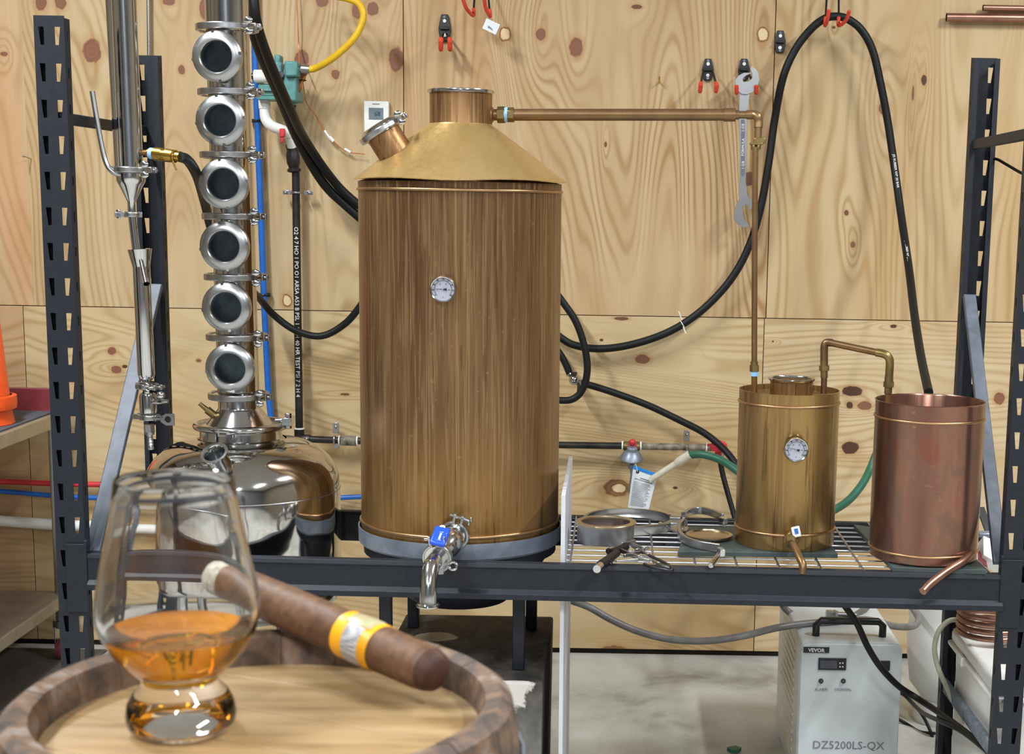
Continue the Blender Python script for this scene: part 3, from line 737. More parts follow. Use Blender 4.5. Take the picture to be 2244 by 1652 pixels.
part('clamp_bolt', MB().bar(bb + V((0, -.02, 0)), bb + V((0, .02, 0)), .018, .022).cyl(bb + V((-.03, 0, 0)), bb + V((.004, 0, .002)), .006).cyl(bb + V((0, 0, -.018)), bb + V((0, 0, .018)), .008, n=6), 'steel', bclamp, .001)
part('clamp_window', MB().curve2d([(-.012, -.008), (.012, -.008), (.012, .008), (-.012, .008)], [[(-.008, -.005), (.008, -.005), (.008, .005), (-.008, .005)]], .004, (pt(490, 948, 3.33).x, 3.326, pt(490, 948, 3.33).z), (1, 0, 0), (0, 0, 1)), 'steel', bclamp)
cb = pt(524, 893, 3.43); ct = pt(496, 0, 3.43); cdir = (ct - cb).normalized()
CR = .0468
part('reducer_cone', MB().lathe([(.098, -.047), (.0985, -.041), (.0745, -.036), (CR + .001, -.001), (CR, .001), (CR, .025)], cb, cdir, 64), 'steel', col)
ca = lambda y: cb + cdir * ((pt(510, y, 3.43).z - cb.z) / cdir.z)
cys = [62, 203, 340, 474, 606, 737, 866]
for i in range(7):
    a = ca(cys[i]); b = ca(cys[i - 1]) if i else ca(-140)
    L = (b - a).length
    part('column_section', MB().lathe([(CR + .014, .001), (CR + .014, .004), (CR, .007), (CR, L - .007), (CR + .014, L - .004), (CR + .014, L - .001)], a, cdir, 48), 'mirror' if i > 0 else 'steel', col)
    triclamp(col, a, cdir, CR + .0135, .0145, .0085, (.90, -.42, 0), wl=.026)
for (x, y) in ((472.5, 123), (481, 263.5), (488, 403), (489, 540), (493.5, 674), (502, 808)):
    base = ca(y); f = V((-.10, -1, 0)).normalized(); tip = base + f * .088
    tip = pt(x, y, tip.y); f = (tip - V((base.x, base.y, tip.z))).normalized(); f = (f + V((0, 0, -.01))).normalized(); L = .094
    s0 = tip - f * .05
    sg = part('sight_glass', MB().lathe([(.041, -.02), (.041, .026), (.0535, .027), (.0545, .029), (.0545, .042), (.0525, .0445), (.0425, .0500), (.0365, .0505), (.0355, .0495), (.0335, .0455), (.0335, .03)], s0, f, 56), 'satin', col)
    part('glass_pane', MB().lathe([(0, .0455), (.0338, .0455), (.0338, .0435), (0, .0435)], s0, f, 40), 'sight', sg)
    part('sight_interior', MB().lathe([(.0337, .0432), (.0337, .012), (0, .0118)], s0, f, 40), 'sightback', sg)
    X_, Y_, Z_ = basis(f)
    for k in range(4):
        a = radians(k * 90 + 8)
        dd = X_ * cos(a) + Y_ * sin(a)
        part('nut_notch', MB().bar(s0 + f * .0445 + dd * .044, s0 + f * .0435 + dd * .0548, .0045, .006, f), 'steel', sg)
pp0 = pt(486, 1030, 3.31); pdir = (pt(468, 991, 3.265) - pp0).normalized(); pl = (pt(468, 991, 3.265) - pp0).length
pdir = V((-.16, -.60, .78)).normalized(); ptip = pt(469, 992, 3.215); pp0 = ptip - pdir * .075
part('fill_port', MB().lathe([(.027, 0), (.0245, .02), (.0245, .067), (.0305, .071), (.0305, .075), (.024, .075), (.022, .072), (.022, .03), (0, .03)], pp0, pdir, 40), 'steel', col)
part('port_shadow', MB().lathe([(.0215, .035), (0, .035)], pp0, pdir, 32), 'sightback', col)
ha, hb2 = pt(437, 884, 3.40), pt(474, 914, 3.41)
part('probe_fitting', MB().tube([hb2, ha + (hb2 - ha) * .45], .009, 14).tube([ha + (hb2 - ha) * .5, ha], [.006, .0045], 10), 'old_brass', col)
for (x0, y0, x1, y1) in ((350, 1150, 350, 1300),): pass
# ================================================================== LEFT CONDENSER + PARROT
lc = root('steel_condenser', 'slim twin-pipe steel condenser ending in a funnel, cup and small valve', 'condenser', pt(325, 985, 3.30))
def axp(x, y, Y=3.30): return pt(x, y, Y)
for (xa, ya, xb_, yb, YY) in ((268, -80, 287, 366, 3.27), (253, -80, 277, 366, 3.37)):
    a_, b_ = pt(xb_, yb, YY), pt(xa, ya, YY)
    part('condenser_pipe', MB().lathe([(0, 0), (.0254, 0), (.0254, (b_ - a_).length), (0, (b_ - a_).length)], a_, b_ - a_, 40), 'steel', lc)
c1 = pt(286, 372, 3.28); c2 = pt(289, 470, 3.28)
triclamp(lc, c1, ZZ, .0355, .0125, .007, (.95, -.3, 0), wl=.024)
fa = pt(289, 470, 3.28)
hfn = c1.z - fa.z
part('funnel', MB().lathe([(.0085, 0), (.0085, .026), (.012, .034), (.026, hfn - .032), (.0305, hfn - .024), (.031, hfn - .012), (.030, hfn - .004)], fa, c1 - fa, 40), 'steel', lc)
triclamp(lc, fa, ZZ, .012, .011, .006, (-.95, -.3, 0), wl=.014)
fb = pt(299, 555, 3.28)
part('drop_tube', MB().lathe([(.0085, 0), (.0085, (fa - fb).length)], fb, fa - fb, 24), 'steel', lc)
fc_, fd = pt(310, 588, 3.28), pt(306, 546, 3.28)
part('parrot_cup', MB().lathe([(.0175, 0), (.019, .006), (.0258, (fd - fc_).length), (.0245, (fd - fc_).length), (.018, .008)], fc_, fd - fc_, 36), 'steel', lc)
fe = pt(321, 826, 3.28)
Lp = (fc_ - fe).length
part('parrot_tube', MB().lathe([(0, -.012), (.009, -.010), (.016, -.003), (.0185, .006), (.0185, Lp + .004)], fe, fc_ - fe, 36), 'steel', lc)
s0, s1 = pt(309, 570, 3.262), pt(321, 622, 3.215)
part('overflow_spout', MB().tube([s0, s1], [.0045, .0062], 16, False).tube([s1, s0], [.0048, .0035], 16, False), 'steel', lc)
part('steel_rod', MB().tube(spline([pt(202, 200, 3.25), pt(211, 255, 3.25), pt(224, 325, 3.25), pt(233, 358, 3.25), pt(246, 376, 3.25), pt(262, 382, 3.255), pt(280, 384, 3.27)], 6), .0056, 12), 'satin', lc)
vz = [pt(322, 846, 3.28), pt(323, 862, 3.28), pt(325, 905, 3.28), pt(327, 914, 3.28), pt(327, 930, 3.28), pt(328, 946, 3.28), pt(328, 952, 3.28), pt(331, 985, 3.28)]
part('stub', MB().tube([fe, vz[0]], .0055, 14), 'steel', lc)
triclamp(lc, vz[0], ZZ, .019, .012, .006, (.8, -.6, 0), wl=.016)
part('valve_body', MB().lathe([(.010, 0), (.018, .001), (.0185, .006), (.0185, .038), (.0165, .043), (.012, .045)], vz[2], vz[1] - vz[2], 28), 'steel', lc)
part('valve_lever', MB().tube([pt(338, 880, 3.27), pt(350, 880, 3.255), pt(368, 879, 3.25)], [.006, .0065, .004], 14).sphere(pt(352, 866, 3.255), .0095, (1, .8, .9)), 'steel', lc)
triclamp(lc, vz[3], ZZ, .016, .012, .006, (-.9, .4, 0), wing=False)
part('wing_screw', MB().tube([pt(338, 916, 3.26), pt(358, 915, 3.25)], .0035, 10).curve2d([(-.016, -.005), (-.004, -.013), (.014, -.013), (.014, .013), (-.004, .013), (-.016, .005)], [[(.0075 * cos(i * pi / 8), .0075 * sin(i * pi / 8)) for i in range(16)]], .004, pt(368, 919, 3.25), (1, 0, 0), (0, 0, 1)), 'steel', lc)
part('hose_barb', MB().cyl(vz[5], vz[4], .0115, n=6).cyl(vz[6], vz[5], .0105, n=20).lathe([(.006, 0)] + [q for i in range(4) for q in ((.0072, .003 + i * .007), (.0058, .008 + i * .007))] + [(.0075, .034)], vz[7], vz[6] - vz[7], 16), 'satin', lc)
cn = root('hose_coupling', 'brass quick coupling joining the black hose to the condenser', 'fitting', pt(350, 340, 3.27))
cA = lambda t: pt(314, 334, 3.27).lerp(pt(396, 344, 3.25), t)
part('nipple', MB().tube([cA(-.05), cA(.1), cA(.12), cA(.2)], [.006, .006, .009, .009], 14), 'brass_neck', cn)
part('blue_seal', MB().tube([cA(.18), cA(.28)], .012, 16), 'bluetape', cn)
part('coupling_body', MB().tube([cA(.27), cA(.3), cA(.31), cA(.5), cA(.52), cA(.6), cA(.62), cA(.8), cA(.82), cA(.98)], [.0115, .0115, .014, .014, .0115, .0115, .0145, .0135, .011, .010], 20), 'brass', cn)
part('hose_clip', MB().ring(cA(.85), cA(1) - cA(0), .0125, .0018, 20, 6).tube([cA(.82) + V((0, -.01, -.01)), cA(.85) + V((.003, -.012, -.022)), cA(.92) + V((0, -.012, -.028))], .0022, 8), 'brass', cn)
# ================================================================== HOSES (black)
HR = .0105
solo('rubber_hose', hose([(393, 343, 3.25), (412, 352, 3.3), (432, 385, 3.4), (448, 440, 3.6), (470, 520, 3.8), (510, 590, 4.3), (565, 650, 4.75), (600, 690, 4.85), (650, 725, 4.86), (705, 736, 4.86), (755, 710, 4.86), (790, 670, 4.85), (830, 610, 4.85)], .0115), 'rubber',
     'black hose from the brass coupling sagging behind the sight-glass column', 'hose')
solo('rubber_hose', hose([(545, -40, 4.2), (551, 40, 4.2), (568, 110, 4.3), (612, 210, 4.5), (655, 310, 4.7), (708, 400, 4.8), (760, 452, 4.84), (840, 520, 4.85)], .0148), 'rubber', 'thick black hose running down past the teal regulator, the left one of its pair', 'hose')
solo('rubber_hose', hose([(554, -40, 4.16), (561, 40, 4.16), (585, 120, 4.26), (634, 235, 4.46), (668, 305, 4.67), (722, 385, 4.79), (770, 436, 4.83), (850, 495, 4.85)], .0138), 'rubber', 'thick black hose running down past the teal regulator, the right one of its pair', 'hose')
big = [(1180, 700), (1232, 742), (1262, 757), (1310, 764), (1370, 758), (1440, 738), (1500, 708), (1560, 660), (1610, 600), (1645, 530), (1668, 450), (1684, 360), (1698, 260), (1716, 170), (1742, 110), (1775, 66), (1805, 42), (1830, 36), (1858, 42), (1888, 66), (1912, 110), (1929, 180), (1946, 270), (1962, 380), (1976, 480), (1992, 590), (2004, 690), (2018, 780), (2035, 860)]
def bigY(p):
    x, y = p
    if x < 1700: return 4.9
    t = max(0, min(1, (y - 300) / 560)); return 4.86 - (t * t * .9 if x > 1900 else 0)
hz = root('long_hose', 'long black rubber hose looped over the red-tipped hook and down to the copper bucket', 'hose', pt(1830, 860, 4.8))
part('hose_run', hose([(x, y, bigY((x, y))) for x, y in big], .0125, n=16), 'rubber', hz)
def ontext(body, a, b, size, off, parent, name='printed_text', mat='whiteink', flip=False):
    ux = (b - a).normalized(); nn = V((0, -1, 0)); uy = nn.cross(ux).normalized()
    if flip: ux, uy = -ux, -uy
    return part(name, MB().text(body, size, (a + b) / 2 + V((0, -off, 0)), ux, uy, .0004), mat, parent, smooth=False)
ontext('JIS RUBBER WP 20 BAR', pt(1955, 325, bigY((1955, 325))), pt(1968, 425, bigY((1968, 425))), .011, .0135, hz)
ontext('JIS RUBBER WP 20 BAR', pt(1981, 512, bigY((1981, 512))), pt(1992, 595, bigY((1992, 595))), .010, .0135, hz)
ontext('JIS RUBBER HOSE.KORY', pt(2007, 720, bigY((2007, 720))), pt(2026, 815, bigY((2026, 815))), .010, .0135, hz)
solo('cable_tie', MB().ring(pt(1496, 711, 4.9), (pt(1515, 700, 4.9) - pt(1478, 722, 4.9)), .0135, .0016, 20, 6).tube([pt(1494, 700, 4.885), pt(1487, 682, 4.88)], .0022, 8).tube([pt(1497, 716, 4.885), pt(1503, 731, 4.88)], .0018, 8), 'white', 'white cable tie around the sagging black hose', 'cable tie')
solo('rubber_hose', hose([(1180, 590, 4.82), (1232, 660, 4.82), (1262, 705, 4.82), (1281, 760, 4.82), (1287, 810, 4.82), (1278, 850, 4.82), (1258, 873, 4.82), (1228, 877, 4.82), (1180, 868, 4.82)], .0115), 'rubber', 'black hose bowed in a loop beside the tall brass pot', 'hose')
solo('rubber_hose', hose([(1200, 740, 4.87), (1232, 783, 4.87), (1250, 822, 4.87)], .0115), 'rubber', 'short black hose end leading to the clamped elbow fitting', 'hose')
solo('rubber_hose', hose([(1268, 838, 4.87), (1300, 846, 4.87), (1350, 862, 4.87), (1420, 888, 4.87), (1490, 921, 4.86), (1545, 950, 4.84), (1590, 988, 4.8), (1625, 1035, 4.75), (1660, 1090, 4.7)], .0115), 'rubber', 'black hose sloping from the elbow fitting down behind the small brass can', 'hose')
hf = root('hose_fitting', 'small steel elbow fitting with two band clips beside the tall pot', 'fitting', pt(1258, 840, 4.87))
part('elbow', MB().sphere(pt(1258, 832, 4.86), .018, n=14).cyl(pt(1252, 820, 4.87), pt(1258, 834, 4.86), .011).cyl(pt(1258, 834, 4.86), pt(1272, 840, 4.87), .011), 'steel', hf)
part('band_clip', MB().ring(pt(1250, 818, 4.87), (1, 0, -1.6), .014, .003, 20, 6).box(pt(1258, 818, 4.85), (.02, .012, .01)), 'steel', hf)
part('band_clip', MB().ring(pt(1270, 840, 4.87), (1, 0, -.3), .014, .003, 20, 6).box(pt(1268, 850, 4.85), (.01, .012, .03)), 'steel', hf)
# ================================================================== WALL PIPES (left)
bp = root('blue_water_pipe', 'vertical blue water pipe clipped to the plywood behind the sight-glass column', 'pipe', pt(596, 905, 4.92))
part('pipe_run', MB().tube([pt(555, -30, 4.92), pt(559, 150, 4.92), pt(564, 265, 4.92), pt(575, 560, 4.92), pt(578, 650, 4.92), pt(588, 860, 4.92), pt(595, 925, 4.92), pt(600, 1000, 4.92)], .0105, 14), 'blue', bp)
for (x, y) in ((563, 265), (578, 646)):
    part('pipe_clip', MB().ring(pt(x, y, 4.92), ZZ, .0115, .004, 16, 6).box(pt(x, y, 4.935), (.045, .015, .012)), 'blackplastic', bp)
gp = root('gas_pipe', 'black iron gas pipe running down the wall and along behind the stills', 'pipe', pt(655, 960, 4.9))
part('pipe_run', MB().tube([pt(640, 322, 4.9), pt(645, 345, 4.9)], .013, 16), 'iron', gp)
part('pipe_run', MB().tube([pt(648, 372, 4.9), pt(656, 944, 4.9)], .0125, 18), 'iron', gp)
ontext('O2 4 7 HO 1 PO O1 ARSA A53 B PSL 1 SCH 40 HR TEST PSI 7 2 H 4', pt(649.5, 425, 4.9), pt(655.5, 938, 4.9), .019, .0131, gp)
part('pipe_run', MB().tube([pt(672, 962, 4.9), pt(735, 964.5, 4.9), pt(820, 967, 4.9), pt(1000, 970, 4.9), pt(1235, 975, 4.9), pt(1370, 977, 4.9)], .0115, 16), 'iron', gp)
part('pipe_run', MB().tube([pt(1400, 978, 4.9), pt(1500, 979.5, 4.9), pt(1562, 981, 4.9)], .0115, 16), 'dirtyiron', gp)
part('union', MB().lathe([(.015, 0), (.022, .004), (.022, .01), (.016, .016), (.021, .03), (.022, .055), (.018, .07), (.02, .08), (.02, .088), (.014, .09)], pt(645, 378, 4.9), pt(640, 318, 4.9) - pt(645, 378, 4.9), 24), 'iron', gp)
part('elbow', MB().tube(spline([pt(656, 940, 4.9), pt(656.5, 956, 4.9), pt(664, 962, 4.9), pt(680, 963, 4.9)], 6), .0165, 18), 'iron', gp)
for (x, y, ax) in ((656, 939, ZZ), (674, 963, V((1, 0, 0))), (744, 965, V((1, 0, 0))), (783, 966, V((1, 0, 0))), (1364, 977, V((1, 0, 0))), (1404, 978, V((1, 0, 0))), (1548, 980, V((1, 0, 0)))):
    part('thread_seal', MB().lathe([(.0125, -.003), (.0165, -.002), (.0165, .002), (.0125, .003)], pt(x, y, 4.9), ax, 20), 'teflon', gp)
part('coupling', MB().tube([pt(748, 965, 4.9), pt(781, 966, 4.9)], .017, 18), 'dirtyiron', gp)
part('tee', MB().tube([pt(1367, 977, 4.9), pt(1401, 978, 4.9)], .0165, 18), 'old_brass', gp)
def strap(x, y, vertical):
    m = MB(); c = pt(x, y, 4.89)
    if vertical: m.ring(pt(x, y, 4.9), (1, 0, 0), .0135, .0035, 20, 6).box(c + V((0, .03, .034)), (.02, .004, .035)).sphere(c + V((0, .026, .038)), .005).box(c + V((0, .03, -.024)), (.02, .004, .02))
    else: m.ring(pt(x, y, 4.9), ZZ, .0145, .004, 20, 6).box(c + V((.034, .02, 0)), (.028, .01, .014)).box(c + V((-.034, .02, 0)), (.028, .01, .014)).sphere(c + V((.038, .012, 0)), .006).sphere(c + V((-.038, .012, 0)), .006)
    part('pipe_strap', m, 'satin', gp, .001)
strap(650, 422, False); strap(733, 963, True); strap(1505, 980, True)
part('tap_lever', MB().sphere(pt(1386, 969, 4.86), .012, (1, 1, .9)).box(pt(1386, 977, 4.87), (.028, .02, .014)), 'redpaint', gp, .002, 'red valve cap')
kb = pt(1575, 978, 4.84)
part('tap_knob', MB().lathe([(0, .014), (.016, .014), (.026, .010), (.028, .002), (.028, -.008), (.022, -.012), (.012, -.014), (.012, -.03)], kb, (0, -.3, 1), 10).bar(pt(1550, 975, 4.86), pt(1570, 975, 4.85), .008, .01), 'redpaint', gp, .001, 'red round valve knob')
part('elbow_drop', MB().cyl(pt(1578, 992, 4.87), pt(1580, 1015, 4.87), .014, .010), 'satin', gp)
solo('rubber_hose', hose([(1578, 1008, 4.86), (1584, 1040, 4.85), (1596, 1085, 4.83), (1610, 1135, 4.8), (1618, 1180, 4.75)], .0088), 'rubber', 'thin black tube dropping from the red round knob behind the shelf', 'tube')
# regulator + tag
rg = root('gas_regulator', 'silver dome gas regulator hanging from the black gas pipe', 'regulator', pt(1384, 1030, 4.86))
rc = pt(1384, 1000, 4.86)
part('regulator_dome', MB().lathe([(0, .034), (.012, .034), (.017, .03), (.018, .02), (.026, .014), (.037, -.002), (.039, -.006), (.036, -.011), (.018, -.016), (.011, -.022), (.010, -.04), (0, -.04)], rc, V((.05, -.25, 1)), 32), 'zinc', rg)
part('outlet', MB().tube([pt(1384, 1018, 4.86), pt(1386, 1040, 4.86), pt(1380, 1080, 4.86)], [.008, .0065, .006], 12), 'zinc', rg)
tg = root('paper_tag', 'white printed instruction tag with a bright blue top edge hanging from the regulator', 'tag', pt(1405, 1118, 4.82))
q = [pt(1388, 1021, 4.83), pt(1441, 1040, 4.82), pt(1421, 1118, 4.82), pt(1376, 1112, 4.84)]
tu = (q[1] - q[0]).normalized(); tv = (q[0] - q[3]).normalized(); wid = (q[1] - q[0]).length; hei = (q[0] - q[3]).length
cm = (q[0] + q[1] + q[2] + q[3]) / 4
def quad(a, b, c, d, th=.0008):
    n_ = (b - a).cross(d - a).normalized() * th
    return MB().add([a, b, c, d, a + n_, b + n_, c + n_, d + n_], [(0, 1, 2, 3), (7, 6, 5, 4), (0, 4, 5, 1), (1, 5, 6, 2), (2, 6, 7, 3), (3, 7, 4, 0)])
part('tag_sheet', quad(*q), 'paper', tg)
def tq(s, t, dy=-.0025): return (q[0].lerp(q[1], s)).lerp(q[3].lerp(q[2], s), t) + V((0, dy, 0))
part('blue_band', quad(tq(0, -.02), tq(1, -.02), tq(1, .06), tq(0, .06)), 'bluepaper', tg)
ln = MB()
for i in range(17):
    t = .34 + i * .036; s1 = .86 - random.random() * .2
    a, b = tq(.08, t), tq(s1, t); ln.bar(a, b, .0012, .0006, (0, -1, 0))
part('printed_lines', ln, 'greyprint', tg)
ux = (q[1] - q[0]).normalized()
part('heading_print', MB().bar(tq(.35, .22), tq(.85, .22), .003, .0006, (0, -1, 0)).bar(tq(.12, .27), tq(.9, .27), .0026, .0006, (0, -1, 0)), 'ink', tg)
part('punch_hole', MB().lathe([(0, 0), (.0055, 0)], tq(.2, .10), (0, -1, 0), 16), 'ink', tg)
part('tag_string', MB().tube([tq(.2, .10), tq(.12, -.02), pt(1386, 1000, 4.84)], .0008, 6), 'white', tg)
pv = root('pvc_lance', 'white plastic pipe sleeve with a green hose pushed into its end', 'pipe', pt(1430, 1040, 4.8))
a_, b_, c_ = pt(1425, 1052, 4.80), pt(1487, 1012, 4.76), pt(1514, 995, 4.74)
part('pipe_sleeve', MB().tube([a_, b_], .0105, 18).tube([b_ + (a_ - b_) * .08, b_, c_], [.0115, .0145, .015], 20, False).tube([c_, b_], [.0125, .0125], 20, False), 'cream', pv)
gh = hose([(1500, 1002, 4.75), (1514, 997, 4.74), (1540, 996, 4.72), (1575, 1006, 4.7), (1605, 1024, 4.66), (1650, 1060, 4.6), (1690, 1110, 4.5), (1740, 1150, 4.3), (1800, 1130, 4.4), (1832, 1115, 4.45), (1862, 1094, 4.5), (1890, 1060, 4.55), (1908, 1025, 4.6), (1925, 985, 4.62), (1960, 930, 4.65)], .0125)
g_ = solo('garden_hose', gh, 'green', 'dark green garden hose passing behind the small brass can', 'hose')
# ================================================================== TEAL REGULATOR GROUP
tr = root('teal_regulator', 'teal cast gas regulator bolted to the wall by the yellow hose', 'regulator', pt(620, 230, 4.85))
def pbox(x0, y0, x1, y1, Y, d, mb=None):
    a, b = pt(x0, y0, Y), pt(x1, y1, Y); mb = mb or MB()
    return mb.box(((a.x + b.x) / 2, Y + d / 2, (a.z + b.z) / 2), (abs(b.x - a.x), d, abs(a.z - b.z)))
body = MB(); pbox(564, 183, 604, 212, 4.80, .09, body); pbox(598, 135, 618, 216, 4.79, .1, body); pbox(620, 150, 650, 222, 4.78, .1, body)
part('regulator_body', body, 'teal', tr, .006)
part('regulator_top', pbox(600, 119, 614, 140, 4.81, .05), 'teal', tr, .006)
part('cover', pbox(622, 133, 652, 168, 4.76, .06), 'teal', tr, .006)
part('flange', pbox(560, 194, 610, 200, 4.79, .1), 'teal', tr, .002)
part('flange', pbox(562, 210, 628, 219, 4.79, .1), 'teal', tr, .002)
part('lower_boss', MB().cyl(pt(638, 208, 4.83), pt(638, 230, 4.83), .018).sphere(pt(646, 188, 4.8), .012), 'teal', tr)
part('bottom_plug', MB().cyl(pt(639, 229, 4.83), pt(638, 247, 4.83), .015, .011, 12), 'blackplastic', tr)
part('cover_screw', MB().cyl(pt(615, 163, 4.79), pt(615, 163, 4.77), .010, n=16), 'steel', tr)
part('side_cap', MB().cyl(pt(558, 167, 4.80), pt(585, 167, 4.80), .020, n=28), 'white', tr, 0, 'white round side cap')
part('cap_plug', MB().cyl(pt(552, 167, 4.80), pt(558, 167, 4.80), .010, n=20), 'blackplastic', tr)
pe = solo('pvc_elbow', MB().tube(spline([pt(579, 219, 4.84), pt(580, 240, 4.84), pt(583, 262, 4.84), pt(596, 276, 4.84), pt(618, 285, 4.85), pt(628, 290, 4.86)], 6), .0165, 20).cyl(pt(579, 220, 4.84), pt(580, 238, 4.84), .0185), 'white', 'white plastic elbow pipe under the teal regulator', 'pipe')
rv = root('red_valve', 'small ball valve with a red lever above the black gas pipe', 'valve', pt(630, 300, 4.86))
part('valve_body', MB().cyl(pt(620, 291, 4.86), pt(636, 296, 4.87), .014).cyl(pt(634, 290, 4.87), pt(640, 322, 4.89), .014, .015), 'white', rv)
part('lever', pbox(612, 281, 623, 300, 4.82, .02, pbox(614, 298, 621, 313, 4.825, .01)), 'redpaint', rv, .003, 'red valve lever')
yh = root('yellow_hose', 'yellow hose curving from the teal regulator up out of the frame', 'hose', pt(680, 150, 4.8))
part('hose_run', hose([(676, 152, 4.8), (690, 150, 4.8), (715, 137, 4.78), (745, 115, 4.76), (775, 85, 4.75), (793, 52, 4.75), (796, 28, 4.75), (786, 8, 4.75), (765, -2, 4.75), (735, -8, 4.75), (690, -14, 4.78)], .0105, n=14), 'yellow', yh)
part('hose_end', MB().cyl(pt(650, 152, 4.8), pt(662, 152, 4.8), .010, n=6).cyl(pt(661, 151, 4.8), pt(678, 152, 4.8), .0145, .013), 'satin', yh)
wr = root('wire_bundle', 'bundle of thin orange wires tied below the yellow hose end', 'wire', pt(655, 205, 4.84))
for k in range(5):
    part('wire_loop', hose([(652 + k * 4, 155, 4.84), (660 + k * 2, 172, 4.83), (656, 186 + k, 4.83), (650 - k * 2, 200, 4.83), (644 + k * 2, 208, 4.83), (652 + k * 2, 195, 4.82), (662, 178, 4.82), (676 - k * 2, 156, 4.82)], .0022, n=6), 'copwire', wr)
part('wire_tie', MB().ring(pt(662, 176, 4.83), ZZ, .012, .002, 16, 6), 'blackplastic', wr)
tw = root('thermostat_wire', 'thin orange wire drooping across the wall toward the pot', 'wire', pt(760, 330, 4.92))
part('wire_run', hose([(664, 182, 4.93), (672, 225, 4.93), (690, 250, 4.93), (712, 290, 4.93), (733, 312, 4.93), (760, 332, 4.93), (800, 338, 4.93)], .0018, n=6), 'copwire', tw)
part('wire_splice', MB().tube([pt(711, 286, 4.93), pt(724, 305, 4.93)], .004, 8).tube([pt(722, 300, 4.93), pt(731, 310, 4.93)], .006, 8).tube([pt(755, 326, 4.93), pt(768, 334, 4.93)], .004, 8), 'teflon', tw)
solo('wall_wire', hose([(649, -20, 4.93), (653, 60, 4.93), (655, 110, 4.93), (657, 150, 4.85)], .002, n=6), 'copwire', 'thin orange wire coming down to the yellow hose end', 'wire')
# thermostat
tt = root('thermostat', 'white wall thermostat with a grey screen behind the angled port', 'thermostat', pt(826, 302, 4.93))
part('case', pbox(797, 221, 852, 304, 4.93, .022), 'white', tt, .003)
part('screen', pbox(808, 236, 840, 262, 4.9285, .003), 'lcd', tt)
part('brand_bar', pbox(816, 227, 832, 229, 4.9292, .002), 'greyprint', tt)
scn = MB(); a_ = pt(827, 250, 4.928)
scn.text('68', .02, a_, (1, 0, 0), (0, 0, 1), .0004)
part('screen_digits', scn, 'ink', tt, smooth=False)
# metal conduit
cnd = MB(); pa, pb = pt(324, -60, 4.93), pt(327, 200, 4.93); N_ = 70
cnd.tube([pa.lerp(pb, i / N_) for i in range(N_ + 1)], [.0062 if i % 2 else .0048 for i in range(N_ + 1)], 10)
solo('flexible_conduit', cnd, 'satin', 'ribbed metal conduit dropping behind the left rear rack post', 'conduit')
# ================================================================== HOOKS ON WALL
def hookplate(parent, x, y, w_, h_):
    c = pt(x, y, WY - .002); w_ = w_ * .0015; h_ = h_ * .0015
    pl = [(-.28, .5), (.28, .5), (.5, .02), (.5, -.12), (.34, -.5), (-.34, -.5), (-.5, -.12), (-.5, .02)]
    part('hook_plate', MB().prism([(p[0] * w_, p[1] * h_) for p in pl], c + V((0, 0, 0)), (1, 0, 0), (0, 0, 1), .009), 'blackplastic', parent, .002)
    for f_ in (.40, -.40):
        part('plate_screw', MB().cyl(c + V((0, -.008, f_ * h_)), c + V((0, -.012, f_ * h_)), .0045, n=14), 'steel', parent)
    for f_ in (.26, -.27):
        part('rivet', MB().cyl(c + V((0, -.008, f_ * h_)), c + V((0, -.0115, f_ * h_)), .0055, n=14), 'white', parent)
    part('pivot_block', MB().box(c + V((0, -.014, -.02 * h_)), (w_ * .72, .016, h_ * .1)), 'blackplastic', parent, .002)
    return c
def prong(parent, a, b, tip_a, tip_b, r=.0042, rt=.0062):
    part('hook_arm', MB().tube([a, b], r, 10), 'blackplastic', parent)
    part('red_tip', MB().tube(spline([b + (a - b) * .15, b, tip_a, tip_b], 5), rt, 12), 'red', parent, 0, 'red rubber tip')
h1 = root('wall_hook', 'black double hook with stubby red tips above the pot neck', 'hook', pt(975, 75, 4.93), 'double hooks screwed to the plywood')
c = hookplate(h1, 975, 62, 26, 56)
for s, x in ((-1, 966), (1, 986)):
    prong(h1, pt(971 + (x - 966) * .4, 75, 4.93), pt(x, 88, 4.88), pt(x - s * 0, 108, 4.865), pt(x, 90, 4.85), .004, .0075)
h2 = root('wall_hook', 'black double hook beside the hung spanner with splayed red tips', 'hook', pt(1552, 160, 4.93), 'double hooks screwed to the plywood')
hookplate(h2, 1551, 153, 25, 45)
for x, x2 in ((1541, 1535), (1562, 1570)):
    prong(h2, pt(x, 158, 4.93), pt(x2, 186, 4.87), pt(x2 - 1, 200, 4.855), pt(x2 + 1, 186, 4.84), .004, .0068)
h3 = root('wall_hook', 'black double hook carrying the large open-ended spanner', 'hook', pt(1631, 160, 4.93), 'double hooks screwed to the plywood')
hookplate(h3, 1630, 153, 25, 45)
for x, x2 in ((1621, 1614), (1640, 1657)):
    prong(h3, pt(x, 162, 4.93), pt(x2, 190, 4.88), pt(x2, 203, 4.865), pt(x2, 188, 4.85), .004, .0068)
h4 = root('hook_plate_bare', 'bare black hook plate with no prongs beside the hose loop', 'hook', pt(1709, 92, 4.93))
hookplate(h4, 1709, 92, 24, 46)
h5 = root('wall_hook', 'large hook with red tips holding up the long black hose', 'hook', pt(1830, 10, 4.9), 'long-armed red-tipped hooks at the top')
for x0, x1, xt, yt in ((1811, 1806, 1816, 22), (1834, 1838, 1861, 24)):
    prong(h5, pt(x0 + 4, -60, 4.95), pt(x1 + (2 if x1 < 1820 else 0), 56, 4.83), pt(x1 + (xt - x1) * .7, 44, 4.80), pt(xt, yt, 4.78), .0035, .0058)
h6 = root('wall_hook', 'red-tipped hook cut by the frame top, left of the hanging label', 'hook', pt(1040, 5, 4.9), 'long-armed red-tipped hooks at the top')
prong(h6, pt(1044, -60, 4.95), pt(1037, 34, 4.85), pt(1022, 18, 4.82), pt(1013, -6, 4.80), .0035, .0058)
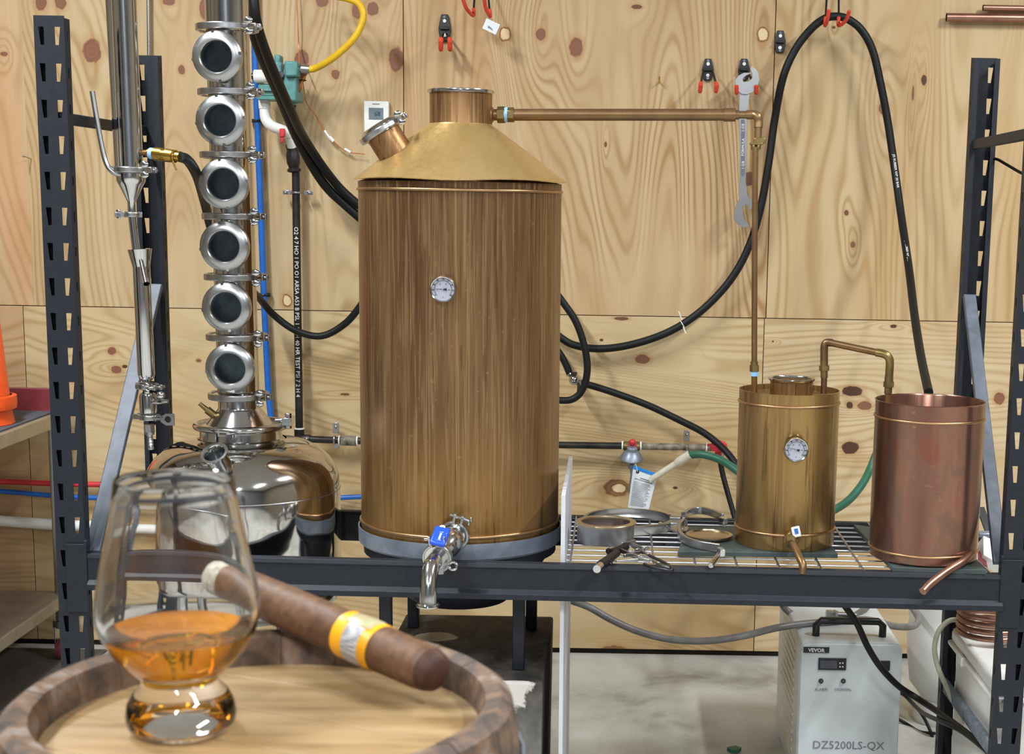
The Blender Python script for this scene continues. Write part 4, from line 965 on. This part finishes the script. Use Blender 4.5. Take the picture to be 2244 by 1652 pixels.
prong(h6, pt(1066, -60, 4.95), pt(1074, 36, 4.85), pt(1064, 16, 4.82), pt(1061, -8, 4.80), .0035, .0058)
pk = root('price_label', 'small crumpled clear label with print hanging from the red-tipped hook', 'label', pt(1075, 60, 4.85))
qq = [pt(1066, 40, 4.84), pt(1096, 54, 4.84), pt(1086, 76, 4.84), pt(1057, 62, 4.84)]
part('label_card', quad(*qq), 'paper', pk)
part('label_print', quad(qq[0].lerp(qq[2], .45) + V((-.006, -.002, 0)), qq[1].lerp(qq[2], .4) + V((-.02, -.002, 0)), qq[2].lerp(qq[0], .25) + V((0, -.002, 0)), qq[3].lerp(qq[1], .3) + V((0, -.002, 0))), 'greyprint', pk)
sh = solo('brass_screw_hook', MB().tube([pt(1445, 180, 4.954), pt(1445, 180, 4.93), pt(1445, 168, 4.925)], .003, 8), 'brass', 'tiny brass screw hook alone on the middle panel', 'hook')
solo('nail', MB().tube([pt(68, 348, 4.954), pt(52, 342, 4.90)], .0018, 8).sphere(pt(52, 342, 4.90), .004), 'satin', 'small bent nail in the plywood left of the left rack post', 'nail')
# ================================================================== SPANNER
sp = root('spanner', 'large double open-ended steel spanner hanging on the wall', 'spanner', pt(1632, 495, 4.87))
YS = 4.87
def pp(l, Y=YS): return [(pt(x, y, Y).x, pt(x, y, Y).z) for x, y in l]
def flat(l, Y, d, holes=()):
    return MB().curve2d(pp(l, Y), [pp(h, Y) for h in holes], d, (0, Y, 0), (1, 0, 0), (0, 0, 1))
shaft = [(1621, 203), (1643, 203), (1640, 225), (1637, 250), (1636, 330), (1634, 400), (1637, 425), (1644, 440), (1622, 440), (1619, 425), (1621, 400), (1621, 330), (1620, 250), (1620, 225)]
part('shaft', flat(shaft, YS, .010), 'satin', sp, .0015)
jaw = [(1616, 163), (1623, 160), (1646, 159), (1648, 166), (1646, 172), (1637, 181), (1627, 182), (1628, 187), (1641, 192), (1651, 186), (1657, 183), (1656, 192), (1650, 200), (1640, 207), (1630, 207), (1620, 203), (1613, 194), (1610, 183), (1612, 172)]
jaw = [(1646, 160), (1630, 160), (1618, 166), (1611, 176), (1611, 188), (1616, 198), (1625, 206), (1637, 207), (1650, 201), (1659, 190), (1663, 176), (1661, 160), (1655, 151), (1646, 146), (1644, 152), (1648, 162), (1648, 172), (1640, 179), (1629, 180), (1627, 174), (1631, 167), (1643, 162)]
part('open_jaw', flat(jaw, YS - .005, .016), 'satin', sp, .002)
jaw2 = [(1619, 438), (1632, 432), (1645, 437), (1648, 446), (1646, 458), (1640, 462), (1641, 452), (1634, 448), (1627, 452), (1626, 462), (1630, 480), (1642, 496), (1630, 498), (1617, 493), (1609, 481), (1609, 466), (1612, 452)]
part('open_jaw', flat(jaw2, YS - .003, .016), 'satin', sp, .002)
rec = [(1625, 262), (1630, 262), (1631, 380), (1629, 386), (1626, 386), (1624, 380)]
rc_ = part('grip_recess', flat([(1623.5, 262), (1632, 262), (1632, 380), (1630, 386), (1626, 386), (1623.5, 380)], YS - .0052, .001), plain('grey_recess', '707580', .4, .6), sp)
for t_, ya, yb in (('1-5/8', 268, 292), ('FORMULA', 305, 340), ('1-5/8', 350, 374)):
    a_, b_ = pt(1628, ya, YS), pt(1628, yb, YS)
    ux = V((0, 0, 1)); uy = V((-1, 0, 0))
    part('stamped_text', MB().text(t_, .012, (a_ + b_) / 2 + V((0, -.006, 0)), ux, uy, .0004), 'whiteink', sp, smooth=False)
# copper stock pipes
solo('copper_tube', MB().tube([pt(2074, 38, 4.93), pt(2420, 42, 4.93)], .0135, 20, False).tube([pt(2420, 42, 4.93), pt(2074, 38, 4.93)], .012, 20, False), 'copper_pipe', 'longer copper tube on the wall, the lower of two', 'tube')
solo('copper_tube', MB().tube([pt(2154, 17, 4.93), pt(2420, 22, 4.93)], .0095, 20, False).tube([pt(2420, 22, 4.93), pt(2154, 17, 4.93)], .0083, 20, False), 'copper_pipe', 'shorter thinner copper tube on the wall, the upper of two', 'tube')
# ================================================================== SHELF ITEMS
zsh = .7455
sgr = root('sight_ring', 'round steel sight-glass ring lying on the wire shelf by the white board', 'fitting', pt(1327, 1180, 3.45))
rcn = ptz(1327, 1184, zsh + .002); Rr_ = 67 * mpp(rcn)
part('ring_wall', MB().lathe([(Rr_ * .93, 0), (Rr_ * .93, .040), (Rr_ * .80, .040), (Rr_ * .80, 0)], rcn, ZZ, 56, closed=True), 'satin', sgr)
part('ring_flange', MB().lathe([(Rr_, .040), (Rr_, .044), (Rr_ * .98, .0455), (Rr_ * .80, .0455), (Rr_ * .79, .043), (Rr_ * .79, .040)], rcn, ZZ, 56, closed=True), 'tansteel', sgr)
part('disc_insert', MB().lathe([(0, .012), (Rr_ * .8, .012), (Rr_ * .8, .010), (0, .010)], rcn, ZZ, 48), 'copper_pipe', sgr, 0, 'copper-coloured disc inside the ring')
def openclamp(name, label, c, Rc, a0, a1, a2, hgt, wing_at):
    r = root(name, label, 'clamp', c)
    def arc(s, e, cc):
        return MB().lathe([(Rc - .004, 0), (Rc + .004, 0), (Rc + .0055, .003), (Rc + .0055, hgt - .003), (Rc + .003, hgt), (Rc - .004, hgt), (Rc - .001, hgt * .7), (Rc - .001, hgt * .3)], cc, ZZ, 24, (1, 0, 0), radians(s), radians(e), closed=True)
    return r, arc
c2_ = ptz(1378, 1152, zsh + .001)
r_, arc = openclamp('pipe_clamp', 'wide hinged steel clamp with a wing bolt lying behind the sight-glass ring', c2_, .105, 0, 0, 0, .022, 0)
part('clamp_half', arc(20, 185, c2_), 'satin', r_)
part('clamp_half', arc(205, 345, c2_), 'satin', r_)
part('clamp_lug', MB().box(c2_ + V((.112, .02, .011)), (.028, .02, .02)).box(c2_ + V((.112, -.045, .011)), (.028, .016, .02)), 'satin', r_, .002)
wq = ptz(1475, 1158, zsh + .012)
part('wing_bolt', MB().tube([ptz(1446, 1146, zsh + .012), wq], .004, 10).curve2d([(-.022, -.004), (-.008, -.014), (.012, -.016), (.022, -.006), (.022, .008), (.008, .014), (-.010, .010)], [[(.006 + .007 * cos(i * pi / 8), .007 * sin(i * pi / 8)) for i in range(16)]], .006, wq + V((.015, -.006, 0)), (.9, -.4, 0), (.35, .8, .3)), 'steel', r_)
def bandpart(parent, pxs, z, h, th, name='clamp_half'):
    P = spline([ptz(x, y, z) for x, y in pxs], 7); vs = []; n = len(P)
    for i_, p in enumerate(P):
        t = (P[min(i_ + 1, n - 1)] - P[max(i_ - 1, 0)]).normalized(); q_ = V((-t.y, t.x, 0)) * th / 2
        vs += [p - q_, p + q_, p + q_ + ZZ * h, p - q_ + ZZ * h]
    fs = [(0, 1, 2, 3), (4 * n - 1, 4 * n - 2, 4 * n - 3, 4 * n - 4)]
    for i_ in range(n - 1):
        for k_ in range(4): fs.append((4 * i_ + k_, 4 * (i_ + 1) + k_, 4 * (i_ + 1) + (k_ + 1) % 4, 4 * i_ + (k_ + 1) % 4))
    part(name, MB().add(vs, fs), 'satin', parent, .0012)
r_ = root('pipe_clamp', 'opened steel hinge clamp spread beside the round disc on the slate board', 'clamp', ptz(1510, 1150, zsh))
bandpart(r_, [(1498, 1150), (1500, 1138), (1512, 1129), (1535, 1126), (1560, 1131), (1584, 1141)], zsh + .006, .018, .008)
bandpart(r_, [(1497, 1152), (1488, 1163), (1489, 1178), (1503, 1192), (1528, 1201), (1556, 1206), (1578, 1209)], zsh + .014, .018, .008)
part('hinge_pin', MB().cyl(ptz(1497, 1151, zsh), ptz(1497, 1151, zsh) + V((0, 0, .034)), .006), 'steel', r_)
part('clamp_arm', MB().bar(ptz(1576, 1206, zsh + .03), ptz(1584, 1212, zsh + .028), .016, .012).cyl(ptz(1578, 1212, zsh + .024), ptz(1557, 1240, zsh + .008), .006), 'steel', r_, .001)
part('clamp_arm', MB().bar(ptz(1580, 1138, zsh + .014), ptz(1590, 1142, zsh + .014), .014, .012), 'steel', r_, .001)
dc = ptz(1554, 1172, zsh + .020)
Rd = 51 * mpp(dc)
disc = root('end_cap_disc', 'flat tan sanitary end cap lying on the slate board', 'cap', dc)
part('disc_plate', MB().lathe([(0, -.006), (Rd * .92, -.006), (Rd, -.001), (Rd, .002), (Rd * .84, .004), (Rd * .82, .0015), (0, .0015)], dc, ZZ, 56), steel('tan_steel', 'C8B89E', .28), disc)
pls = root('locking_pliers', 'black-gripped toggle tool with metal jaws lying at the shelf front', 'pliers', ptz(1380, 1222, zsh))
zz_ = zsh + .012
part('grip', MB().tube([ptz(1372, 1198, zz_), ptz(1338, 1212, zz_)], [.0085, .0095], 14), 'rubber', pls)
part('grip', MB().tube([ptz(1352, 1212, zz_), ptz(1316, 1238, zz_ + .002)], [.0085, .010], 14), 'rubber', pls)
part('adjuster', MB().cyl(ptz(1341, 1204, zz_), ptz(1334, 1208, zz_), .0075, n=14).cyl(ptz(1318, 1236, zz_ + .002), ptz(1308, 1247, zz_ + .002), .0085, n=14), 'steel', pls)
jx = MB()
for (a1, b1, a2, b2, w1) in ((1362, 1192, 1392, 1186, .008), (1378, 1190, 1412, 1204, .009), (1360, 1206, 1400, 1222, .01), (1386, 1196, 1420, 1216, .008), (1392, 1206, 1422, 1200, .007), (1368, 1218, 1402, 1210, .008), (1350, 1230, 1398, 1226, .006), (1388, 1222, 1424, 1228, .007)):
    jx.bar(ptz(a1, b1, zz_ + .006 * random.random()), ptz(a2, b2, zz_ + .006 * random.random()), w1, .005, ZZ)
part('jaw_links', jx, 'satin', pls, .001)
part('wire_frame', MB().tube(spline([ptz(1402, 1208, zz_), ptz(1440, 1225, zz_), ptz(1468, 1240, zz_), ptz(1474, 1248, zz_), ptz(1462, 1249, zz_), ptz(1430, 1243, zz_), ptz(1412, 1236, zz_)], 6), .0035, 10), 'blackplastic', pls)
part('wire_frame', MB().tube([ptz(1410, 1216, zz_ + .006), ptz(1440, 1234, zz_ + .004), ptz(1468, 1242, zz_)], .0028, 8), 'steel', pls)
kit = root('kit_box', 'white and red first-aid style box leaning behind the copper bucket', 'box', (.83, 3.45, .745))
ka = [pt(2143, 1196, 3.46), pt(2180, 1205, 3.46), pt(2188, 1252, 3.40), pt(2146, 1240, 3.40)]
part('white_panel', quad(pt(2142, 1190, 3.47), pt(2186, 1208, 3.47), pt(2190, 1262, 3.42), pt(2142, 1232, 3.42), -.03), 'white', kit, .002)
part('red_panel', quad(pt(2143, 1207, 3.436), pt(2158, 1218, 3.436), pt(2163, 1244, 3.386), pt(2143, 1230, 3.386), -.002), 'darkred', kit)
part('black_hinge', pbox(2146, 1178, 2174, 1204, 3.475, .02), 'blackplastic', kit, .004)
part('metal_lid', pbox(2146, 1168, 2176, 1182, 3.48, .03), 'zinc', kit, .003)
part('red_button', MB().sphere(pt(2170, 1193, 3.475), .0055), 'redpaint', kit)
solo('strap', MB().bar(pt(2148, 1112, 3.66), pt(2168, 1166, 3.6), .004, .02), 'blackplastic', 'short black strap hanging behind the right diagonal brace', 'strap')
# ================================================================== CHILLER
ch = root('chiller_unit', 'cream metal chiller box with black carry handle standing under the shelf', 'chiller', (.6, 4.05, 0))
cy0 = 3.78; cxl, cxr = pt(1751, 1500, cy0).x, pt(1976, 1500, cy0).x; czt = pt(1860, 1409, cy0).z
box = MB()
hw = (cxr - cxl) / 2; cxm = (cxl + cxr) / 2
fr = [(-hw, 0), (hw, 0), (hw, czt - .022), (hw - .006, czt - .006), (hw - .022, czt), (-hw + .022, czt), (-hw + .006, czt - .006), (-hw, czt - .022)]
box.prism(fr, (cxm, cy0 + .5, 0), (1, 0, 0), (0, 0, 1), .49)
part('case', box, 'cream_case', ch, .003)
part('front_panel', MB().prism([(x * .985, z * .985 + .003) for x, z in fr], (cxm, cy0 + .012, 0), (1, 0, 0), (0, 0, 1), .012), 'cream_case', ch, .003)
ht = czt; hy = 3.845
hx0, hx1 = pt(1788, 1390, hy).x, pt(1934, 1390, hy).x
part('carry_handle', MB().tube([V((hx0, hy, ht - .003)), V((hx0, hy, ht + .030)), V((hx0 + .012, hy, ht + .041)), V((hx1 - .012, hy, ht + .041)), V((hx1, hy, ht + .030)), V((hx1, hy, ht - .003))], .0105, 8), 'blackplastic', ch, .002)
YF_ = cy0 - .0015
def cpx(x, y): return pt(x, y, YF_)
part('brand_plate', pbox(1761, 1417.5, 1817, 1431, YF_, .002), 'ink', ch)
part('brand_text', MB().text('VEVOR', .0135, cpx(1789, 1424.8) + V((0, -.001, 0)), (1, 0, -.02), (.0, 0, 1), .0004, bold=.0004), 'whiteink', ch, smooth=False)
dp = part('display', pbox(1794, 1442, 1854, 1469, YF_ - .002, .004), 'ink', ch, .001)
part('display_window', pbox(1798, 1447, 1834, 1465, YF_ - .003, .001), plain('dim_display', '3A3C48', .2), dp)
bt = MB()
for x, y in ((1841, 1453), (1847, 1453), (1841, 1461), (1847, 1461)): pbox(x - 1.6, y - 1.2, x + 1.6, y + 1.2, YF_ - .003, .001, bt)
part('display_buttons', bt, 'whiteink', dp)
for x in (1799, 1848):
    k = part('indicator_lamp', MB().lathe([(0, .003), (.006, .003), (.0065, 0)], cpx(x, 1492), (0, -1, 0), 20), 'ink', ch)
    part('lamp_lens', MB().sphere(cpx(x, 1492) + V((0, -.003, 0)), .0035), plain('green_lens', '3F5A4A', .3), k)
part('alarm_text', MB().text('ALARM', .0105, cpx(1799, 1511), (1, 0, 0), (0, 0, 1), .0004), 'greyprint', ch, smooth=False)
part('normal_text', MB().text('NORMAL', .0105, cpx(1848, 1511), (1, 0, 0), (0, 0, 1), .0004), 'greyprint', ch, smooth=False)
part('model_text', MB().text('DZ5200LS-QX', .0305, cpx(1859, 1634), (1, 0, 0), (0, 0, 1), .0004), 'greyprint', ch, smooth=False)
part('inlet_socket', pbox(1930, 1448, 1950, 1470, YF_ - .001, .004), 'ink', ch, .001)
vn = 0
for k in range(14):
    z = .05 + k * .024
    part('vent_louvre', MB().box((cxl - .0015, cy0 + .25, z), (.003, .3, .008), Matrix.Rotation(radians(25), 3, 'X') if 0 else None), 'cream', ch)
solo('grey_hose', hose([(1180, 1290, 3.9), (1240, 1312, 3.9), (1290, 1330, 3.9), (1340, 1358, 3.9), (1400, 1384, 3.9), (1470, 1401, 3.9), (1550, 1404, 3.9), (1630, 1393, 3.9), (1700, 1376, 3.9), (1770, 1366, 3.93), (1840, 1362, 3.96), (1900, 1358, 4.0), (1960, 1372, 4.05), (2000, 1372, 4.1), (2013, 1358, 4.15), (2005, 1340, 4.2), (1990, 1320, 4.3)], .0098, n=14), 'greyhose', 'long grey hose sagging under the shelf beam to the chiller handle', 'hose')
solo('grey_hose', hose([(1700, 1300, 4.1), (1725, 1338, 4.1), (1760, 1352, 4.08), (1820, 1358, 4.05), (1870, 1350, 4.05), (1900, 1330, 4.1)], .0095), 'greyhose', 'short grey hose curling over the chiller top behind its handle', 'hose')
solo('pipe_connector', MB().cyl(pt(1810, 1345, 4.0), pt(1835, 1347, 4.0), .012, n=8).cyl(pt(1834, 1347, 4.0), pt(1876, 1349, 4.0), .009).cyl(pt(1822, 1342, 4.0), pt(1828, 1352, 4.0), .014, n=8), 'satin', 'silver pipe connector on top of the chiller', 'fitting')
solo('power_cable', hose([(1830, 1300, 3.6), (1862, 1342, 3.6), (1880, 1370, 3.6), (1902, 1418, 3.6), (1930, 1462, 3.6), (1968, 1502, 3.62), (2010, 1530, 3.62), (2050, 1556, 3.55), (2100, 1592, 3.4), (2150, 1632, 3.28), (2200, 1680, 3.2)], .0082, n=12), 'rubber', 'thick black power cable crossing in front of the chiller', 'cable')
solo('power_cable', hose([(1965, 1500, 4.1), (1990, 1530, 4.1), (2020, 1560, 3.9), (2060, 1580, 3.5), (2110, 1604, 3.36), (2180, 1660, 3.24)], .006), 'rubber', 'second black cable twisted beside the thick power cable on the lower brace', 'cable')
solo('power_cable', hose([(1960, 1510, 4.3), (1990, 1530, 4.3), (2018, 1562, 4.25), (2038, 1600, 4.2), (2050, 1640, 4.2)], .005), 'rubber', 'thin black cable bending down right of the chiller', 'cable')
solo('power_cable', hose([(1940, 1560, 4.3), (1985, 1585, 4.3), (2015, 1603, 4.25), (2048, 1607, 4.2)], .005), 'rubber', 'thin black cable lying low right of the chiller', 'cable')
# white jug, bin, tube, coil
jc = V((pt(2070, 1400, 4.35).x, 4.35, 0))
jg = root('white_jug', 'white plastic drum partly hidden behind the right rear rack post', 'drum', (jc.x, jc.y, 0))
part('jug_shell', MB().lathe([(0, .06), (.06, .07), (.098, .12), (.108, .2), (.112, .28), (.106, .31), (.11, .33), (.11, .47), (.10, .5), (.04, .52), (0, .52)], jc, ZZ, 40), 'jug', jg)
part('jug_foot', MB().lathe([(0, 0), (.08, 0), (.085, .02), (.07, .06), (.05, .075), (0, .075)], jc, ZZ, 40), 'jug', jg)
bn = root('storage_bin', 'white plastic storage bin with lid at the right end of the rack', 'bin', (1.02, 3.42, 0))
bxx = .852
part('bin_body', MB().box((bxx + .17, 3.42, .225), (.33, .43, .45), None), 'jug', bn, .02)
part('bin_lid', MB().box((bxx + .17, 3.42, .468), (.35, .45, .04)), 'white', bn, .012)
part('lid_rim', MB().box((bxx + .17, 3.42, .446), (.362, .462, .012)), 'white', bn, .004)
part('lid_catch', MB().box((bxx - .01, 3.5, .444), (.012, .04, .022)), 'white', bn, .002)
cc_ = V((.925, 3.535, .497))
coil = MB().tube([cc_ + V((.085 * cos(t * .3), .085 * sin(t * .3), t * .0008)) for t in range(90)], .0070, 10)
solo('copper_coil', coil, 'copper_pipe', 'coil of copper tube lying on the white bin lid', 'coil')
solo('clear_tube', hose([(2150, 1420, 3.5), (2130, 1385, 3.55), (2112, 1364, 3.62), (2095, 1358, 3.62), (2075, 1363, 3.62), (2056, 1386, 3.62), (2048, 1420, 3.62), (2055, 1460, 3.62), (2072, 1500, 3.6), (2095, 1550, 3.55), (2110, 1590, 3.5)], .0065, n=14), 'clearhose', 'milky clear tube looping in front of the right rear rack post', 'tube')
# green scrap on the floor
solo('green_scrap', MB().prism([(0, 0), (.02, .0), (.03, .02), (.015, .035), (-.01, .02)], ptz(1602, 1650, .002), (1, 0, 0), (0, 1, 0), .01), 'green', 'small green scrap on the concrete floor below the shelf', 'scrap')
# ================================================================== LEFT CART
ct = root('steel_cart', 'stainless two-shelf cart on castors at the left edge', 'cart', (-2.1, 4.3, 0))
cx0, cx1, cyf, cyb = -2.5, -1.79, 3.7, 4.86
part('top_shelf', MB().box(((cx0 + cx1) / 2, (cyf + cyb) / 2, .80), (cx1 - cx0, cyb - cyf, .045)), plain('beige_steel_edge', 'A89C84', .4, .35, .15, 8), ct, .004)
part('lower_shelf', MB().box(((cx0 + cx1) / 2, (cyf + cyb) / 2, .20), (cx1 - cx0 - .02, cyb - cyf - .02, .04)), plain('dusty_steel_shelf', '8E8474', .45, .35, .2, 8), ct, .004)
for (lx, ly) in ((cx1 - .03, cyb - .04), (cx1 - .03, cyf + .04), (cx0 + .03, cyb - .04), (cx0 + .03, cyf + .04)):
    part('leg', MB().cyl((lx, ly, .12), (lx, ly, .79), .0175, n=24), 'satin', ct)
    k = part('castor', MB().cyl((lx, ly, .13), (lx, ly, .105), .028).box((lx - .014, ly - .01, .07), (.006, .035, .08)).box((lx + .024, ly - .01, .07), (.006, .035, .08)), 'satin', ct, .002)
    part('wheel', MB().cyl((lx - .006, ly - .02, .035), (lx + .02, ly - .02, .035), .035, n=28), 'darkred', k)
part('tray_back', MB().box(((cx0 + cx1) / 2, cyb - .012, .858), (cx1 - cx0, .02, .075)), 'darkred', ct, .002)
solo('felt_mat', MB().box(((cx0 + cx1) / 2 + .0, 4.5, .8255), (cx1 - cx0 - .03, .6, .005)), 'greymat', 'grey felt mat on the steel cart top', 'mat')
ob = V((pt(-58, 800, 4.5).x, 4.5, .828))
orb = root('orange_bucket', 'bright orange plastic bucket standing upside down on the cart', 'bucket', ob)
part('bucket_shell', MB().lathe([(.108, 0), (.110, .002), (.104, .03), (.102, .045), (.1, .06), (.078, .33), (.074, .335), (0, .335)], ob, ZZ, 48), 'orange', orb)
part('bucket_rim', MB().lathe([(.103, .045), (.116, .047), (.118, .06), (.117, .085), (.104, .087)], ob, ZZ, 48), 'orange', orb)
# pex pipes on the wall, low left
for (nm, mat_, r, pts_, lab) in (('red_pipe', 'redpex', .0095, [(-80, 1052), (0, 1055), (130, 1060), (230, 1062), (330, 1068), (420, 1070)], 'red plastic water pipe running low along the left wall'),
    ('blue_pipe', 'blue', .0085, [(-80, 1070), (0, 1076), (130, 1087), (230, 1092), (330, 1100), (500, 1098), (700, 1092), (800, 1088)], 'thin blue plastic water pipe running low along the left wall'),
    ('white_pipe', 'white', .0185, [(-80, 1136), (0, 1141), (130, 1150), (240, 1154), (330, 1160), (420, 1164)], 'white plastic waste pipe running low along the left wall')):
    solo(nm, hose([(x, y, 4.92) for x, y in pts_], r, n=14), mat_, lab, 'pipe')
# ================================================================== BARREL, GLASS, CIGAR
BZ = 1.267
bcx, bcy = -.1585, .661
br = root('oak_barrel', 'small oak barrel standing on end in front, its head used as a table', 'barrel', (bcx, bcy, .98))
for k in range(5):
    x0_, x1_ = -.1 + k * .04, -.1 + (k + 1) * .04
    pl = []
    Rh = .0995
    lo = [(x0_ + (x1_ - x0_) * t / 6) for t in range(7)]
    lo = [max(-Rh, min(Rh, q_)) for q_ in lo]
    poly = [(q_, -sqrt(max(0, Rh * Rh - q_ * q_))) for q_ in lo] + [(q_, sqrt(max(0, Rh * Rh - q_ * q_))) for q_ in reversed(lo)]
    g = .0003
    poly = [(min(max(p_[0], x0_ + g), x1_ - g), p_[1]) for p_ in poly]
    R_ = Matrix.Rotation(radians(68), 3, 'Z')
    part('head_plank', MB().prism(poly, (bcx, bcy, BZ - .008), R_ @ V((1, 0, 0)), R_ @ V((0, 1, 0)), .008), 'bhead', br, .0004)
NS = 22
for k in range(NS):
    a0, a1 = 2 * pi * k / NS + .0018, 2 * pi * (k + 1) / NS - .0018
    dzr = random.uniform(-.0005, .0005)
    m = MB().lathe([(.0985, BZ - .006), (.0985, BZ + .006), (.101, BZ + .0145 + dzr), (.1085, BZ + .0165 + dzr), (.1135, BZ + .013 + dzr), (.1155, BZ + .002), (.128, BZ - .10), (.131, BZ - .145), (.128, BZ - .19), (.1155, BZ - .287), (.1, BZ - .287), (.112, BZ - .145)],
                   (bcx, bcy, 0), ZZ, 5, (1, 0, 0), a0, a1, closed=True)
    part('stave', m, 'bstave', br)
for z, r in ((BZ - .02, .1185), (BZ - .075, .1262), (BZ - .215, .1262), (BZ - .27, .1185)):
    part('hoop', MB().lathe([(r - .0005, -.009), (r + .001, -.009), (r + .001, .009), (r - .0005, .009)], (bcx, bcy, z), ZZ, 48, closed=True), 'zinc', br)
stl = root('barrel_stool', 'plain round stool carrying the small oak barrel', 'stool', (bcx, bcy, 0))
part('seat', MB().cyl((bcx, bcy, .95), (bcx, bcy, .98), .11, n=40), 'bstave', stl)
for k in range(3):
    a = radians(90 + 120 * k)
    part('leg', MB().cyl((bcx + .10 * cos(a), bcy + .10 * sin(a), 0), (bcx + .07 * cos(a), bcy + .07 * sin(a), .952), .014), 'bstave', stl)
gc = ptz(398, 1598, BZ); gc.z = BZ + .0004
gl = root('whisky_glass', 'tulip-shaped clear tasting glass part filled with amber spirit on the barrel head', 'glass', gc)
outer = [(0, .0), (.0205, 0), (.0225, .001), (.0243, .004), (.0246, .008), (.0236, .013), (.0212, .0175), (.0178, .0212), (.0168, .0235), (.0185, .0262), (.0235, .031), (.0295, .0375), (.0340, .0455), (.0362, .053), (.0364, .058), (.0352, .067), (.0325, .080), (.0295, .094), (.0272, .107), (.0262, .1155)]
inner = [(.0252, .1158), (.0250, .1150), (.0260, .107), (.0283, .094), (.0313, .080), (.0339, .067), (.0350, .058), (.0347, .053), (.0324, .0465), (.0275, .0395), (.0205, .0340), (.0115, .0302), (0, .0288)]
part('glass_bowl', MB().lathe(outer + [(.0260, .1163)] + inner, gc, ZZ, 72), 'glass', gl)
liq = [(0, .0289), (.0114, .0303), (.0204, .0341), (.0274, .0396), (.0323, .0466), (.03265, .0472), (.031, .0468), (0, .0467)]
liq = [(0, .02885), (.01155, .03025), (.02055, .03405), (.02755, .03955), (.0321, .0460), (.0323, .0464), (.030, .0462), (0, .0461)]
part('spirit', MB().lathe([(r * 1.004 + .00008 if r else 0, z) for r, z in liq], gc, ZZ, 72), 'whisky', gl, 0, 'amber spirit in the bowl')
# cigar
k0, k1 = pt(955, 1473, .69), pt(478, 1266, .80)
kd = (k1 - k0).normalized(); kL = (k1 - k0).length
cg = root('cigar', 'thick brown cigar with a yellow band laid across the barrel rim', 'cigar', (k0 + k1) / 2 - V((0, 0, .011)))
R0 = .0112
part('wrapper_leaf', MB().lathe([(0, -.0022), (.0055, -.002), (.0092, .0008), (.0106, .0048), (R0, .010), (R0 + .0003, .06), (R0 + .0002, .11), (R0 - .0003, kL - .015), (R0 - .0006, kL - .014)], k0, kd, 40), 'lug', cg)
part('cigar_cap', MB().lathe([(0, -.0030), (.0060, -.0026), (.0096, .0004), (.0107, .0045)], k0, kd, 32), 'head', cg, 0, 'dark closed cap')
part('cigar_foot', MB().lathe([(R0 - .0010, kL - .0148), (R0 - .0008, kL - .010), (R0 - .0011, kL - .0095), (R0 - .0009, kL - .004), (R0 - .002, kL), (R0 - .0045, kL + .002), (0, kL + .003)], k0, kd, 32), 'foot', cg, 0, 'grey ash at the lit end')
b0 = .038
part('cigar_band', MB().lathe([(R0 + .0004, b0), (R0 + .0007, b0 + .0004), (R0 + .0008, b0 + .026), (R0 + .0004, b0 + .0264)], k0, kd, 48), 'band', cg, 0, 'yellow paper band')
hx, hy_, hz_ = basis(kd, (0, -1, .1))
crest = MB()
crest.lathe([(R0 + .0009, b0 + .006), (R0 + .0011, b0 + .0063), (R0 + .0011, b0 + .0175), (R0 + .0009, b0 + .0178)], k0, kd, 20, (0, -1, .15), radians(-70), radians(42))
part('printed_grid', crest, None or (lambda: (lambda m: m.out(m.mix(m.sstep(m.n('ShaderNodeTexChecker').outputs['Fac'], .4, .6), 'D8D8D4', '777A88'), .4))(NT('grid_print')))(), cg, 0, 'grey checked print')
gm = bpy.data.materials['grid_print']; gm.node_tree.nodes['Checker Texture'].inputs['Scale'].default_value = 900
tcn = gm.node_tree.nodes.new('ShaderNodeTexCoord'); gm.node_tree.links.new(tcn.outputs['Object'], gm.node_tree.nodes['Checker Texture'].inputs['Vector'])
gd = MB().lathe([(R0 + .001, b0 + .003), (R0 + .0013, b0 + .0034), (R0 + .0013, b0 + .0205), (R0 + .001, b0 + .021)], k0, kd, 16, (0, -1, .15), radians(44), radians(95))
gd.lathe([(R0 + .001, b0 + .003), (R0 + .0013, b0 + .0034), (R0 + .0013, b0 + .0205), (R0 + .001, b0 + .021)], k0, kd, 8, (0, -1, .15), radians(-104), radians(-74))
part('gold_crest', gd, 'gold', cg, 0, 'gold foil crest')
dots = MB()
for aa, tt_ in ((52, .004), (56, .0125), (60, .0225), (74, .008), (80, .016), (48, .018)):
    dd = hx * cos(radians(aa)) + hy_ * sin(radians(aa))
    dots.sphere(k0 + kd * (b0 + tt_) + dd * (R0 + .0013), .0021, (1, 1, 1), 12)
